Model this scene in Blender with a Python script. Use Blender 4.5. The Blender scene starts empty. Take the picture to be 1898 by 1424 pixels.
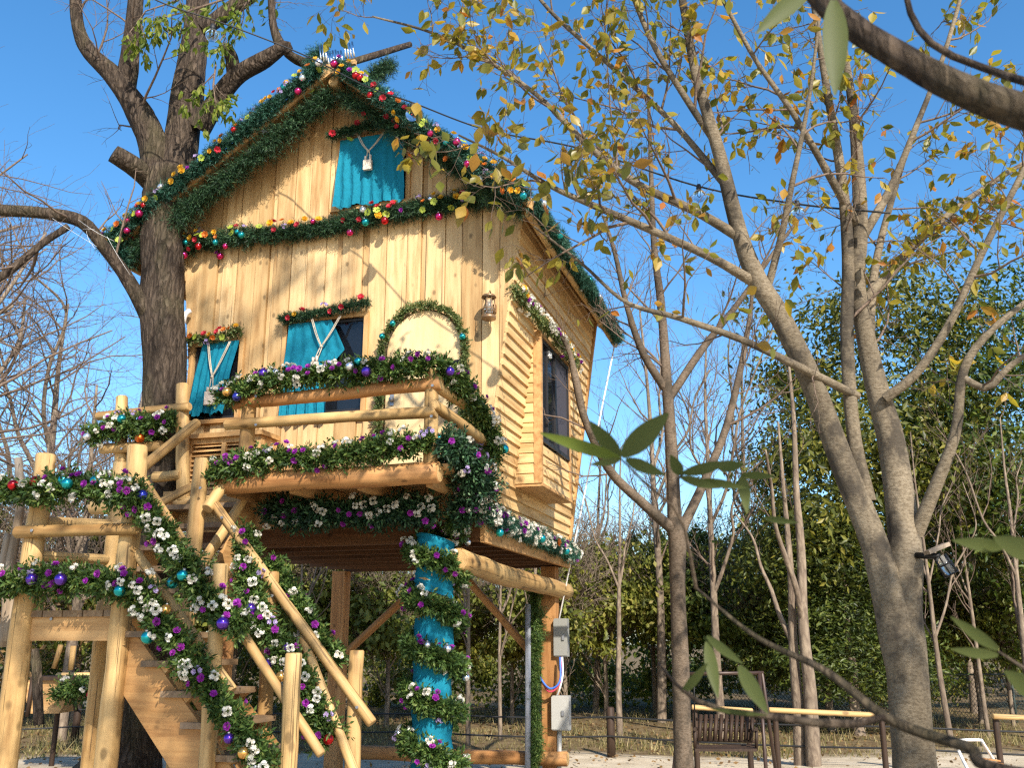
import bpy, math, random
import numpy as np
from mathutils import Matrix, Vector
rng = np.random.default_rng(7)
random.seed(7)
R = math.radians
scene = bpy.context.scene
col = scene.collection

# ------------------------------------------------------------------ camera, sky, sun, exposure
CAM_H = 1.6; PITCH = R(14.9); FPX = 1800.0
cd = bpy.data.cameras.new('camera'); cam = bpy.data.objects.new('camera', cd); col.objects.link(cam)
cam.location = (0, 0, CAM_H); cam.rotation_euler = (R(90) + PITCH, 0, 0)
cd.sensor_width = 36; cd.lens = FPX / 1898 * 36; cd.clip_end = 800; cd.clip_start = 0.05
cd.dof.use_dof = True; cd.dof.focus_distance = 9.3; cd.dof.aperture_fstop = 4.5
scene.camera = cam
SUN_EL = R(36); SUN_AZ = R(158)          # azimuth clockwise from +Y, where the sun stands
wd = bpy.data.worlds.new('World'); scene.world = wd; wd.use_nodes = True
wn = wd.node_tree.nodes; wl = wd.node_tree.links
sky = wn.new('ShaderNodeTexSky'); sky.sky_type = 'NISHITA'; sky.sun_disc = False
sky.sun_elevation = SUN_EL; sky.sun_rotation = SUN_AZ
sky.air_density = 1.0; sky.dust_density = 0.9; sky.ozone_density = 2.6; sky.altitude = 0
bg = wn['Background']; bg.inputs['Strength'].default_value = 0.148
hs = wn.new('ShaderNodeHueSaturation'); hs.inputs['Saturation'].default_value = 1.28; hs.inputs['Hue'].default_value = .497
wl.new(sky.outputs[0], hs.inputs['Color']); wl.new(hs.outputs[0], bg.inputs['Color'])
sl = bpy.data.lights.new('sun', 'SUN'); sl.energy = 5.0; sl.angle = R(0.53); sl.color = (1.0, .93, .82)
sun = bpy.data.objects.new('sun', sl); col.objects.link(sun)
sd = Vector((math.sin(SUN_AZ) * math.cos(SUN_EL), math.cos(SUN_AZ) * math.cos(SUN_EL), math.sin(SUN_EL)))
sun.rotation_euler = sd.to_track_quat('Z', 'Y').to_euler(); sun.location = sd * 60
vs = scene.view_settings; vs.view_transform = 'Standard'; vs.look = 'None'; vs.exposure = 0.75; vs.gamma = 1.0
vs.use_curve_mapping = False
scene.cycles.use_denoising = False; scene.cycles.filter_width = 1.3; scene.cycles.max_bounces = 6; scene.cycles.diffuse_bounces = 3; scene.cycles.glossy_bounces = 3; scene.cycles.transmission_bounces = 5; scene.cycles.transparent_max_bounces = 6; scene.cycles.caustics_reflective = False; scene.cycles.caustics_refractive = False

# ------------------------------------------------------------------ coordinates
# the tree house has its own axes: u along its front wall (to the right), v into its depth, z up from the ground
ANG = R(16.65)
HU = np.array([math.cos(ANG), -math.sin(ANG), 0]); HV = np.array([math.sin(ANG), math.cos(ANG), 0])
HO = np.array([-0.2943, 9.0, 0])
def W(u, v, z): return HO + HU * u + HV * v + np.array([0, 0, z])
def P(x, y, Y):                          # survey point: sight line x, y of the photograph at distance Y metres
    c, s = math.cos(PITCH), math.sin(PITCH)
    r = np.array([0, c, s]) * FPX + np.array([1., 0, 0]) * (x - 949) - np.array([0, -s, c]) * (y - 712)
    return np.array([0, 0, CAM_H]) + r * (Y / r[1])
def seen(p):                             # photograph position of world points (N,3)
    c, s = math.cos(PITCH), math.sin(PITCH)
    d = np.asarray(p) - np.array([0, 0, CAM_H]); k = FPX / np.maximum(d @ np.array([0, c, s]), .01)
    return 949 + k * d[..., 0], 712 - k * (d @ np.array([0, -s, c]))

# ------------------------------------------------------------------ mesh helpers
def unit(a): return a / np.maximum(np.linalg.norm(a, axis=-1, keepdims=True), 1e-9)
def make_mesh(name, V, groups):
    """groups: list of (faces array (M,k), material index, smooth)"""
    me = bpy.data.meshes.new(name)
    V = np.ascontiguousarray(V, dtype=np.float32).reshape(-1, 3)
    groups = [(np.asarray(f, dtype=np.int32), m, s) for f, m, s in groups if len(f)]
    me.vertices.add(len(V)); me.vertices.foreach_set('co', V.ravel())
    nl = sum(f.size for f, _, _ in groups); npoly = sum(len(f) for f, _, _ in groups)
    me.loops.add(nl); me.polygons.add(npoly)
    me.loops.foreach_set('vertex_index', np.concatenate([f.ravel() for f, _, _ in groups]))
    tot = np.concatenate([np.full(len(f), f.shape[1], np.int32) for f, _, _ in groups])
    me.polygons.foreach_set('loop_start', np.concatenate([[0], np.cumsum(tot)[:-1]]).astype(np.int32))
    me.polygons.foreach_set('loop_total', tot)
    me.polygons.foreach_set('material_index', np.concatenate([np.full(len(f), m, np.int32) for f, m, _ in groups]))
    me.polygons.foreach_set('use_smooth', np.concatenate([np.full(len(f), s, bool) for f, _, s in groups]))
    me.update(calc_edges=True)
    return me
class MB:
    """collects boxes, prisms, tubes into one mesh"""
    def __init__(s): s.v = []; s.f = []
    def add(s, V, F, m=0, sm=False):
        o = len(s.v); s.v.extend([tuple(map(float, p)) for p in V])
        s.f.extend([(tuple(int(i) + o for i in f), m, sm) for f in F])
    def box(s, a, b, m=0):
        (x0, y0, z0), (x1, y1, z1) = a, b
        s.add([(x0,y0,z0),(x1,y0,z0),(x1,y1,z0),(x0,y1,z0),(x0,y0,z1),(x1,y0,z1),(x1,y1,z1),(x0,y1,z1)],
              [(0,3,2,1),(4,5,6,7),(0,1,5,4),(1,2,6,5),(2,3,7,6),(3,0,4,7)], m)
    def prism(s, poly, off, m=0):
        """poly: list of 3-D points (convex or not), extruded by vector off"""
        n = len(poly); q = [tuple(np.array(p) + np.array(off)) for p in poly]
        s.add(list(poly) + q, [tuple(range(n))[::-1], tuple(range(n, 2*n))] + [(i, (i+1) % n, n + (i+1) % n, n + i) for i in range(n)], m)
    def tube(s, pts, rad, n=8, m=0, cap=True, sm=True):
        V, F = tubes(np.array([pts], float), np.array([np.broadcast_to(rad, len(pts))], float), n)
        o = len(s.v); s.add(V, F, m, sm)
        if cap:
            k = len(pts); s.f.append((tuple(o + i for i in range(n))[::-1], m, False)); s.f.append((tuple(o + (k-1)*n + i for i in range(n)), m, False))
    def sphere(s, c, r, m=0, nu=12, nv=8, sc=(1,1,1)):
        V = [(c[0], c[1], c[2] - r*sc[2])]; F = []
        for j in range(1, nv):
            t = math.pi * j / nv
            for i in range(nu):
                a = 2*math.pi*i/nu; V.append((c[0]+r*sc[0]*math.sin(t)*math.cos(a), c[1]+r*sc[1]*math.sin(t)*math.sin(a), c[2]-r*sc[2]*math.cos(t)))
        V.append((c[0], c[1], c[2] + r*sc[2])); e = len(V)-1
        for i in range(nu):
            j = (i+1) % nu; F.append((0, 1+j, 1+i)); F.append((e, e-nu+i, e-nu+j))
            for k in range(nv-2): F.append((1+k*nu+i, 1+k*nu+j, 1+(k+1)*nu+j, 1+(k+1)*nu+i))
        s.add(V, F, m, True)
    def mesh(s, name):
        me = bpy.data.meshes.new(name)
        me.from_pydata(s.v, [], [f for f, _, _ in s.f])
        me.polygons.foreach_set('material_index', [m for _, m, _ in s.f]); me.polygons.foreach_set('use_smooth', [k for _, _, k in s.f])
        me.update(); return me
def tubes(Pn, Rn, n):
    """batch of tubes: Pn (B,k,3), Rn (B,k) -> verts, quads"""
    B, k, _ = Pn.shape
    T = unit(np.gradient(Pn, axis=1)); D = unit(Pn[:, -1] - Pn[:, 0])
    ref = np.where(np.abs(D[:, 2:3]) < .8, np.array([[0, 0, 1.]]), np.array([[1., 0.05, 0]]))[:, None, :]
    N1 = unit(np.cross(T, np.broadcast_to(ref, T.shape))); N2 = np.cross(T, N1)
    a = np.arange(n) * 2 * math.pi / n
    V = Pn[:, :, None, :] + Rn[:, :, None, None] * (N1[:, :, None, :] * np.cos(a)[:, None] + N2[:, :, None, :] * np.sin(a)[:, None])
    i = np.arange(n); j = (i + 1) % n
    base = (np.arange(B)[:, None, None] * k + np.arange(k - 1)[None, :, None]) * n
    F = np.stack([base + i, base + j, base + n + j, base + n + i], -1).reshape(-1, 4)
    return V.reshape(-1, 3), F
def smooth_path(pts, m):
    """Catmull-Rom resample of points (rows may carry extra columns) to m samples"""
    p = np.asarray(pts, float); n = len(p)
    if n == 2: return p[0] + (p[1] - p[0]) * np.linspace(0, 1, m)[:, None]
    q = np.vstack([2*p[0]-p[1], p, 2*p[-1]-p[-2]]); t = np.linspace(0, n - 1 - 1e-6, m); i = t.astype(int); f = (t - i)[:, None]
    a, b, c, d = q[i], q[i+1], q[i+2], q[i+3]
    return .5 * (2*b + (c-a)*f + (2*a-5*b+4*c-d)*f*f + (3*b-a-3*c+d)*f**3)

# ------------------------------------------------------------------ things, parts
def link(name, data): o = bpy.data.objects.new(name, data); col.objects.link(o); return o
def mats(me, ms):
    for m in (ms if isinstance(ms, (list, tuple)) else [ms]): me.materials.append(m)
def tag(o, label=None, cat=None, group=None, kind=None):
    if label: o['label'] = label
    if cat: o['category'] = cat
    if group: o['group'] = group
    if kind: o['kind'] = kind
    return o
def thing(name, label, cat, base, group=None, house=False):
    """an Empty at the thing's base; house=True: base and all parts are in the tree house's axes"""
    o = link(name, None); o.empty_display_size = .1
    b = np.array(base, float); o['_b'] = [float(x) for x in b]
    o.location = W(*b) if house else b
    if house: o.rotation_euler = (0, 0, -ANG)
    return tag(o, label, cat, group)
def base_of(o): return np.array(o['_b']) if '_b' in o else np.zeros(3)
def part(name, me, ms, parent, kind=None):
    """mesh with coordinates in the thing's axes"""
    if isinstance(me, MB): me = me.mesh(name)
    if ms is not None: mats(me, ms)
    o = link(name, me); o.parent = parent
    if '_b' in parent: o.location = -base_of(parent)
    if kind: o['kind'] = kind
    return o
def log_mesh(L, r0, r1, n=14, wob=.035, seed=0):
    g = np.random.default_rng(seed); k = max(4, int(L / .22) + 2)
    zs = np.linspace(0, L, k); r = r0 + (r1 - r0) * zs / max(L, 1e-6); r = r * (1 + g.normal(0, wob * .5, k))
    a = np.arange(n) * 2 * math.pi / n
    cx = np.cumsum(g.normal(0, r0 * .05, k)); cy = np.cumsum(g.normal(0, r0 * .05, k)); cx -= np.linspace(cx[0], cx[-1], k); cy -= np.linspace(cy[0], cy[-1], k)
    oval = 1 + g.normal(0, wob * .6, n)
    rows = [(0, -.0, .86)] + [(i, zs[i] if 0 < i < k-1 else (zs[i] + (.012 if i == 0 else -.012)), 1) for i in range(k)] + [(k-1, L, .86)]
    V = []
    for i, z, f in rows:
        rr = r[i] * f * oval; V.append(np.stack([cx[i] + rr*np.cos(a), cy[i] + rr*np.sin(a), np.full(n, z)], -1))
    V = np.concatenate(V); kk = len(rows); i = np.arange(n); j = (i+1) % n
    F = np.concatenate([np.stack([q*n+i, q*n+j, (q+1)*n+j, (q+1)*n+i], -1) for q in range(kk-1)])
    V = np.vstack([V, [[cx[0], cy[0], 0]], [[cx[-1], cy[-1], L]]]); c0 = len(V) - 2
    T = np.concatenate([np.stack([np.full(n, c0), j, i], -1), np.stack([np.full(n, c0+1), (kk-1)*n+i, (kk-1)*n+j], -1)])
    return make_mesh('log', V, [(F, 0, True), (T, 1, False)])
_ls = [0]
def log(parent, name, p0, p1, r0, r1=None, ms=None):
    p0 = np.array(p0, float); p1 = np.array(p1, float); d = p1 - p0; L = float(np.linalg.norm(d)); _ls[0] += 1
    me = log_mesh(L, r0, r1 or r0, seed=_ls[0]); mats(me, ms or [M['log'], M['log_end']])
    o = link(name, me); o.parent = parent
    q = Vector(d).to_track_quat('Z', 'Y') @ Matrix.Rotation(random.uniform(0, 6.28), 3, 'Z').to_quaternion()
    o.rotation_mode = 'QUATERNION'; o.rotation_quaternion = q; o.location = p0 - base_of(parent)
    return o

# ------------------------------------------------------------------ materials
M = {}
def mat(name):
    m = bpy.data.materials.new(name); m.use_nodes = True; n = m.node_tree.nodes; return m, n, m.node_tree.links, n['Principled BSDF']
def plain(name, c, rough=.6, metal=0, **kw):
    m, n, l, b = mat(name); b.inputs['Base Color'].default_value = (*c, 1); b.inputs['Roughness'].default_value = rough; b.inputs['Metallic'].default_value = metal
    for k, v in kw.items(): b.inputs[k.replace('_', ' ')].default_value = v
    M[name] = m; return m
def ramp(n, l, src, stops):
    r = n.new('ShaderNodeValToRGB'); e = r.color_ramp.elements
    while len(e) < len(stops): e.new(.5)
    for i, (p, c) in enumerate(stops): e[i].position = p; e[i].color = (*c, 1)
    l.new(src, r.inputs[0]); return r.outputs[0]
def mixc(n, l, mode, fac, a, b):
    x = n.new('ShaderNodeMix'); x.data_type = 'RGBA'; x.blend_type = mode
    for s, v in ((0, fac), (6, a), (7, b)):
        if isinstance(v, (int, float)): x.inputs[s].default_value = v
        elif isinstance(v, tuple): x.inputs[s].default_value = (*v, 1)
        else: l.new(v, x.inputs[s])
    return x.outputs[2]
def noise(n, l, vec, scale, detail=3, rough=.55):
    t = n.new('ShaderNodeTexNoise'); t.inputs['Scale'].default_value = scale; t.inputs['Detail'].default_value = detail; t.inputs['Roughness'].default_value = rough
    if vec is not None: l.new(vec, t.inputs['Vector'])
    return t.outputs[0]
def mapped(n, l, sc, rnd=True):
    """object coordinates scaled by sc, shifted by a random amount per object"""
    tc = n.new('ShaderNodeTexCoord'); mp = n.new('ShaderNodeMapping'); mp.inputs['Scale'].default_value = sc; l.new(tc.outputs['Object'], mp.inputs['Vector'])
    if rnd:
        oi = n.new('ShaderNodeObjectInfo'); mu = n.new('ShaderNodeMath'); mu.operation = 'MULTIPLY'; mu.inputs[1].default_value = 37.; l.new(oi.outputs['Random'], mu.inputs[0])
        cb = n.new('ShaderNodeCombineXYZ')
        for i in range(3): l.new(mu.outputs[0], cb.inputs[i])
        l.new(cb.outputs[0], mp.inputs['Location'])
    return mp.outputs[0]
def bump(n, l, b, h, strength=.3, dist=.01):
    bp = n.new('ShaderNodeBump'); bp.inputs['Strength'].default_value = strength; bp.inputs['Distance'].default_value = dist
    l.new(h, bp.inputs['Height']); l.new(bp.outputs[0], b.inputs['Normal'])
def wood(name, light, dark, axis=2, rough=.62, knots=True, vary=.22, stain=None, gs=26, big=False, crack=.25):
    m, n, l, b = mat(name)
    sc = [gs, gs, gs]; sc[axis] = 1.3; g = noise(n, l, mapped(n, l, sc), 1.0, 6, .62)
    c = ramp(n, l, g, [(.30, dark), (.52, tuple(.5*(a+d) + .08*a for a, d in zip(light, dark))), (.70, light)])
    sb = [3., 3., 3.]; sb[axis] = .8; g2 = noise(n, l, mapped(n, l, sb), 1.0, 3)
    c = mixc(n, l, 'MULTIPLY', .55, c, ramp(n, l, g2, [(.30, (.72, .62, .50)), (.62, (1, 1, 1))]))
    if knots:
        sk = [6.2, 6.2, 6.2]; sk[axis] = 4.0; vo = n.new('ShaderNodeTexVoronoi'); l.new(mapped(n, l, sk), vo.inputs['Vector']); vo.inputs['Scale'].default_value = 1
        c = mixc(n, l, 'MIX', ramp(n, l, vo.outputs['Distance'], [(.12 if big else .07, (.75, .75, .75)), (.22 if big else .15, (0, 0, 0))]), c, tuple(x * .35 for x in dark))
    sw = [70, 70, 70]; sw[axis] = .55; ck = noise(n, l, mapped(n, l, sw), 1, 2, .4)
    c = mixc(n, l, 'MIX', ramp(n, l, ck, [(crack, (.85, .85, .85)), (crack+.045, (0, 0, 0))]), c, tuple(x * .30 for x in dark))
    ss = [9, 9, 9]; ss[axis] = 1.1
    c = mixc(n, l, 'MULTIPLY', .75 if crack else .15, c, ramp(n, l, noise(n, l, mapped(n, l, ss), 1, 5, .65), [(.34, (.60, .50, .40)), (.52, (1, 1, 1))]))
    if stain:
        c = mixc(n, l, 'MIX', ramp(n, l, noise(n, l, mapped(n, l, (5, 5, 5)), 1, 4), [(.45, (0, 0, 0)), (.7, (.8, .8, .8))]), c, stain)
    oi = n.new('ShaderNodeObjectInfo'); c = mixc(n, l, 'MULTIPLY', 1.0, c, ramp(n, l, oi.outputs['Random'], [(0, (1 - vary, 1 - vary*1.15, 1 - vary*1.4)), (.45, (.95, .94, .93)), (1, (1.06, 1.05, 1.03))]))
    l.new(c, b.inputs['Base Color']); b.inputs['Roughness'].default_value = rough; b.inputs['Specular IOR Level'].default_value = .3
    bump(n, l, b, g, .25, .004); M[name] = m; return m
wood('plank', (.70, .505, .27), (.54, .36, .17), 2, vary=.26)
wood('door_panel', (.74, .57, .32), (.70, .52, .28), 2, vary=.02, knots=False, crack=.0)
wood('clapboard', (.74, .53, .27), (.57, .38, .17), 1)
wood('clapboard_u', (.74, .53, .27), (.57, .38, .17), 0)
wood('stringer', (.56, .33, .13), (.40, .21, .08), 0)
wood('board_u', (.66, .42, .19), (.44, .25, .10), 0)
wood('board_v', (.60, .37, .16), (.40, .22, .09), 1)
wood('board_z', (.66, .42, .19), (.46, .27, .11), 2)
wood('joist', (.17, .08, .035), (.10, .047, .02), 0)  # brown darkened to stand in for the shade under the floor
wood('log', (.60, .41, .185), (.41, .255, .10), 2, gs=14, big=True, crack=.325)
wood('log_red', (.56, .30, .12), (.36, .17, .06), 2, gs=14)
wood('tread', (.36, .25, .15), (.20, .13, .075), 1, stain=(.13, .10, .075))
wood('weathered', (.42, .35, .27), (.22, .17, .12), 2, knots=False)
wood('dark_wood', (.055, .032, .02), (.03, .018, .011), 2, knots=False)
plain('log_end', (.52, .33, .14), .75)
def ringed(name, c1, c2):
    m, n, l, b = mat(name); tc = n.new('ShaderNodeTexCoord'); w = n.new('ShaderNodeTexWave'); w.wave_type = 'RINGS'; w.rings_direction = 'Z'; w.inputs['Scale'].default_value = 22; w.inputs['Distortion'].default_value = 2.5
    l.new(tc.outputs['Object'], w.inputs['Vector']); c = mixc(n, l, 'MIX', w.outputs[1], c1, c2)
    vo = noise(n, l, mapped(n, l, (9, 9, 9)), 1, 4); c = mixc(n, l, 'MULTIPLY', .6, c, ramp(n, l, vo, [(.35, (.5, .4, .3)), (.6, (1, 1, 1))]))
    l.new(c, b.inputs['Base Color']); b.inputs['Roughness'].default_value = .8; M[name] = m
ringed('log_end', (.62, .42, .18), (.46, .28, .11))
def bark(name, light, dark, sc=(14, 14, 3.), dist=.03, spots=None, strength=.8):
    m, n, l, b = mat(name); v = mapped(n, l, sc); g = noise(n, l, v, 1.0, 8, .65)
    vo = n.new('ShaderNodeTexVoronoi'); vo.feature = 'DISTANCE_TO_EDGE'; vo.inputs['Scale'].default_value = 1.3
    mx = n.new('ShaderNodeVectorMath'); mx.operation = 'MULTIPLY_ADD'; l.new(g, mx.inputs[0]); mx.inputs[1].default_value = (1.6, 1.6, 1.6); l.new(v, mx.inputs[2]); l.new(mx.outputs[0], vo.inputs['Vector'])
    h = n.new('ShaderNodeMath'); h.operation = 'MULTIPLY_ADD'; l.new(vo.outputs[0], h.inputs[0]); h.inputs[1].default_value = 1.2; l.new(g, h.inputs[2])
    c = ramp(n, l, h.outputs[0], [(.38, dark), (.62, tuple(.5*(a+d) for a, d in zip(light, dark))), (.95, light)])
    big = noise(n, l, mapped(n, l, (2.2, 2.2, 1.2)), 1, 4)
    c = mixc(n, l, 'MIX', ramp(n, l, big, [(.50, (0, 0, 0)), (.72, (.55, .55, .55))]), c, spots or tuple(x*.6 for x in dark))
    l.new(c, b.inputs['Base Color']); b.inputs['Roughness'].default_value = .9; b.inputs['Specular IOR Level'].default_value = .15
    bump(n, l, b, h.outputs[0], strength, dist); M[name] = m
bark('bark_dark', (.115, .085, .062), (.024, .017, .013), (17, 17, 3.6), .045, (.105, .095, .045), 1.0)
bark('bark_pale', (.25, .195, .13), (.13, .098, .065), (9, 9, 14), .005, (.075, .058, .042), .5)
bark('bark_mid', (.21, .16, .11), (.09, .066, .046), (12, 12, 5), .012, (.14, .12, .08), .5)
bark('twig', (.20, .145, .105), (.10, .07, .055), (30, 30, 30), .002, None, .2)
bark('bark_far', (.27, .21, .15), (.11, .08, .06), (8, 8, 3), .02, None, .5)
def smooth_bark(name, light, dark, blotch):
    m, n, l, b = mat(name); v = mapped(n, l, (4, 4, 1.6)); g = noise(n, l, v, 1.0, 6, .6); c = ramp(n, l, g, [(.32, dark), (.62, light)])
    c = mixc(n, l, 'MULTIPLY', .7, c, ramp(n, l, noise(n, l, mapped(n, l, (38, 38, 75)), 1, 4, .7), [(.38, (.42, .38, .33)), (.56, (1, 1, 1))]))
    c = mixc(n, l, 'MIX', ramp(n, l, noise(n, l, mapped(n, l, (3.2, 3.2, 2.2)), 1, 5, .7), [(.50, (0, 0, 0)), (.62, (.9, .9, .9))]), c, blotch)
    l.new(c, b.inputs['Base Color']); b.inputs['Roughness'].default_value = .85; b.inputs['Specular IOR Level'].default_value = .2
    bump(n, l, b, noise(n, l, mapped(n, l, (22, 22, 55)), 1, 6, .75), .9, .014); M[name] = m
smooth_bark('bark_pale', (.26, .21, .145), (.13, .104, .07), (.055, .045, .034))
smooth_bark('bark_mid', (.18, .135, .095), (.09, .067, .047), (.055, .043, .03))
def foliage(name, stops, trans=.35, rough=.55, spec=.3, tint=None):
    """each blade (mesh island) takes its own colour; light passes through"""
    m, n, l, b = mat(name); ge = n.new('ShaderNodeNewGeometry'); c = ramp(n, l, ge.outputs['Random Per Island'], stops)
    if tint: oi = n.new('ShaderNodeObjectInfo'); c = mixc(n, l, 'MULTIPLY', 1, c, ramp(n, l, oi.outputs['Random'], tint))
    l.new(c, b.inputs['Base Color']); b.inputs['Roughness'].default_value = rough; b.inputs['Specular IOR Level'].default_value = spec
    if trans:
        tr = n.new('ShaderNodeBsdfTranslucent'); l.new(mixc(n, l, 'MULTIPLY', 1, c, (1.25, 1.2, .6)), tr.inputs['Color']); mx = n.new('ShaderNodeMixShader'); mx.inputs[0].default_value = trans
        l.new(b.outputs[0], mx.inputs[1]); l.new(tr.outputs[0], mx.inputs[2]); l.new(mx.outputs[0], n['Material Output'].inputs[0])
    M[name] = m
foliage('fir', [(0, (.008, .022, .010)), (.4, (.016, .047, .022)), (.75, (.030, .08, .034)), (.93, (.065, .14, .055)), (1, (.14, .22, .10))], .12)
foliage('fir_teal', [(0, (.008, .032, .018)), (.5, (.016, .068, .042)), (.85, (.035, .13, .085)), (1, (.15, .30, .22))], .12)
foliage('cypress', [(0, (.022, .045, .012)), (.4, (.05, .10, .022)), (.75, (.09, .155, .035)), (.93, (.16, .22, .05)), (1, (.24, .28, .08))], .25)
foliage('arch_green', [(0, (.05, .09, .03)), (.5, (.11, .16, .05)), (.85, (.22, .26, .10)), (1, (.35, .34, .15))], .25)
foliage('leaf_autumn', [(0, (.11, .125, .02)), (.25, (.19, .19, .03)), (.55, (.32, .265, .035)), (.8, (.42, .29, .04)), (.94, (.42, .22, .035)), (1, (.40, .13, .03))], .5, .4, .4)
foliage('leaf_spring', [(0, (.08, .13, .02)), (.5, (.16, .22, .03)), (1, (.30, .32, .06))], .5)
foliage('leaf_dark', [(0, (.028, .042, .010)), (.45, (.078, .100, .018)), (.8, (.15, .165, .03)), (1, (.24, .23, .05))], .4, .45, .35, [(0, (.65, .85, .7)), (.4, (.95, 1, .95)), (.7, (1.1, 1.02, .8)), (1, (1.3, 1.12, .8))])
foliage('leaf_shrub', [(0, (.055, .072, .012)), (.5, (.135, .16, .028)), (.85, (.22, .23, .045)), (1, (.31, .28, .08))], .42, .5, .3, [(0, (.75, .9, .8)), (.5, (1, 1, 1)), (1, (1.35, 1.15, .9))])
foliage('leaf_brown', [(0, (.10, .06, .03)), (.5, (.20, .12, .05)), (1, (.30, .18, .07))], .35)
foliage('dry_grass', [(0, (.10, .11, .03)), (.4, (.20, .17, .06)), (.75, (.34, .27, .12)), (1, (.45, .37, .19))], .35)
foliage('leaf_near', [(0, (.055, .075, .03)), (1, (.13, .15, .045))], .5, .5, .25)
def leafmat(name, c):
    m, n, l, b = mat(name); oi = n.new('ShaderNodeObjectInfo'); cc = ramp(n, l, oi.outputs['Random'], c)
    vein = noise(n, l, mapped(n, l, (60, 60, 60)), 1, 3); cc = mixc(n, l, 'MULTIPLY', .5, cc, ramp(n, l, vein, [(.4, (.55, .5, .4)), (.6, (1, 1, 1))]))
    l.new(cc, b.inputs['Base Color']); b.inputs['Roughness'].default_value = .38; tr = n.new('ShaderNodeBsdfTranslucent'); l.new(cc, tr.inputs['Color']); mx = n.new('ShaderNodeMixShader'); mx.inputs[0].default_value = .45
    l.new(b.outputs[0], mx.inputs[1]); l.new(tr.outputs[0], mx.inputs[2]); l.new(mx.outputs[0], n['Material Output'].inputs[0]); M[name] = m
leafmat('leaf_single', [(0, (.11, .125, .02)), (.25, (.19, .19, .03)), (.55, (.32, .265, .035)), (.8, (.42, .29, .04)), (.94, (.42, .22, .035)), (1, (.40, .13, .03))])
def cloth(name, c):
    m, n, l, b = mat(name); t = noise(n, l, mapped(n, l, (300, 300, 300), False), 1, 2); cc = mixc(n, l, 'MULTIPLY', .35, c, ramp(n, l, t, [(.35, (.7, .7, .7)), (.65, (1, 1, 1))]))
    cc = mixc(n, l, 'MULTIPLY', .3, cc, ramp(n, l, noise(n, l, mapped(n, l, (5, 5, 2), False), 1, 3), [(.35, (.75, .78, .85)), (.65, (1, 1, 1))]))
    l.new(cc, b.inputs['Base Color']); b.inputs['Roughness'].default_value = .9; b.inputs['Specular IOR Level'].default_value = .1
    cr = noise(n, l, mapped(n, l, (16, 16, 9), False), 1, 5, .6); ad = n.new('ShaderNodeMath'); ad.operation = 'MULTIPLY_ADD'; l.new(t, ad.inputs[0]); ad.inputs[1].default_value = .12; l.new(cr, ad.inputs[2]); bump(n, l, b, ad.outputs[0], .8, .03); M[name] = m
cloth('teal_cloth', (.012, .20, .29)); cloth('rope', (.55, .47, .36)); cloth('tassel', (.70, .58, .46))
for nm, c in dict(teal=(.02, .36, .38), purple=(.13, .05, .42), red=(.55, .02, .025), silver=(.75, .75, .76), gold=(.75, .42, .12), pink=(.62, .03, .16), orange=(.70, .14, .02), blue=(.06, .07, .40)).items():
    plain('bauble_' + nm, c, .16 if nm not in ('orange',) else .3, .85)
def petal(name, c, tr=.3):
    m, n, l, b = mat(name); oi = n.new('ShaderNodeObjectInfo'); cc = mixc(n, l, 'MULTIPLY', 1, c, ramp(n, l, oi.outputs['Random'], [(0, (.72, .70, .66)), (.6, (1, 1, 1)), (1, (1.0, .95, .88))]))
    l.new(cc, b.inputs['Base Color']); b.inputs['Roughness'].default_value = .6; t = n.new('ShaderNodeBsdfTranslucent'); l.new(cc, t.inputs['Color']); mx = n.new('ShaderNodeMixShader'); mx.inputs[0].default_value = tr
    l.new(b.outputs[0], mx.inputs[1]); l.new(t.outputs[0], mx.inputs[2]); l.new(mx.outputs[0], n['Material Output'].inputs[0]); M[name] = m
petal('petal_white', (.80, .78, .70)); petal('petal_purple', (.36, .03, .40)); petal('petal_lilac', (.45, .36, .62)); petal('petal_yellow', (.80, .47, .03)); petal('petal_orange', (.75, .22, .03)); petal('petal_red', (.60, .03, .06)); petal('petal_lime', (.42, .52, .06))
plain('black_metal', (.018, .017, .016), .45, .6); plain('grey_metal', (.35, .35, .36), .45, .7); plain('box_grey', (.24, .235, .21), .5); plain('box_white', (.38, .37, .34), .5)
plain('brass', (.28, .17, .09), .4, .6)
plain('conduit', (.30, .31, .34), .5); plain('cable_black', (.012, .012, .012), .6); plain('cable_red', (.6, .06, .1), .5); plain('cable_blue', (.05, .15, .55), .5); plain('white_paint', (.78, .77, .74), .5)
plain('chrome', (.85, .85, .87), .12, 1.0); plain('frame_dark', (.03, .028, .03), .4, .3); plain('interior', (.10, .075, .055), .9); plain('filament', (.7, .5, .2), .4)
plain('roofing', (.05, .055, .05), .85); plain('screen_mesh', (.045, .04, .05), .7); plain('brown_metal', (.05, .028, .02), .45, .2); plain('white_cord', (.78, .78, .76), .5); plain('web', (.8, .8, .8), .6)
plain('bulb_glass', (1, 1, 1), .02, 0, Transmission_Weight=1.0, IOR=1.3); plain('lamp_glass', (.9, .85, .75), .08, 0, Transmission_Weight=.8, IOR=1.3)
def pane(name, c):
    m, n, l, b = mat(name); b.inputs['Base Color'].default_value = (*c, 1); b.inputs['Roughness'].default_value = .04; b.inputs['Specular IOR Level'].default_value = .8
    tr = n.new('ShaderNodeBsdfTransparent'); tr.inputs['Color'].default_value = (.55, .6, .65, 1); mx = n.new('ShaderNodeMixShader'); mx.inputs[0].default_value = .45
    l.new(b.outputs[0], mx.inputs[1]); l.new(tr.outputs[0], mx.inputs[2]); l.new(mx.outputs[0], n['Material Output'].inputs[0]); M[name] = m
pane('glass_pane', (.015, .018, .025))
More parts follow.
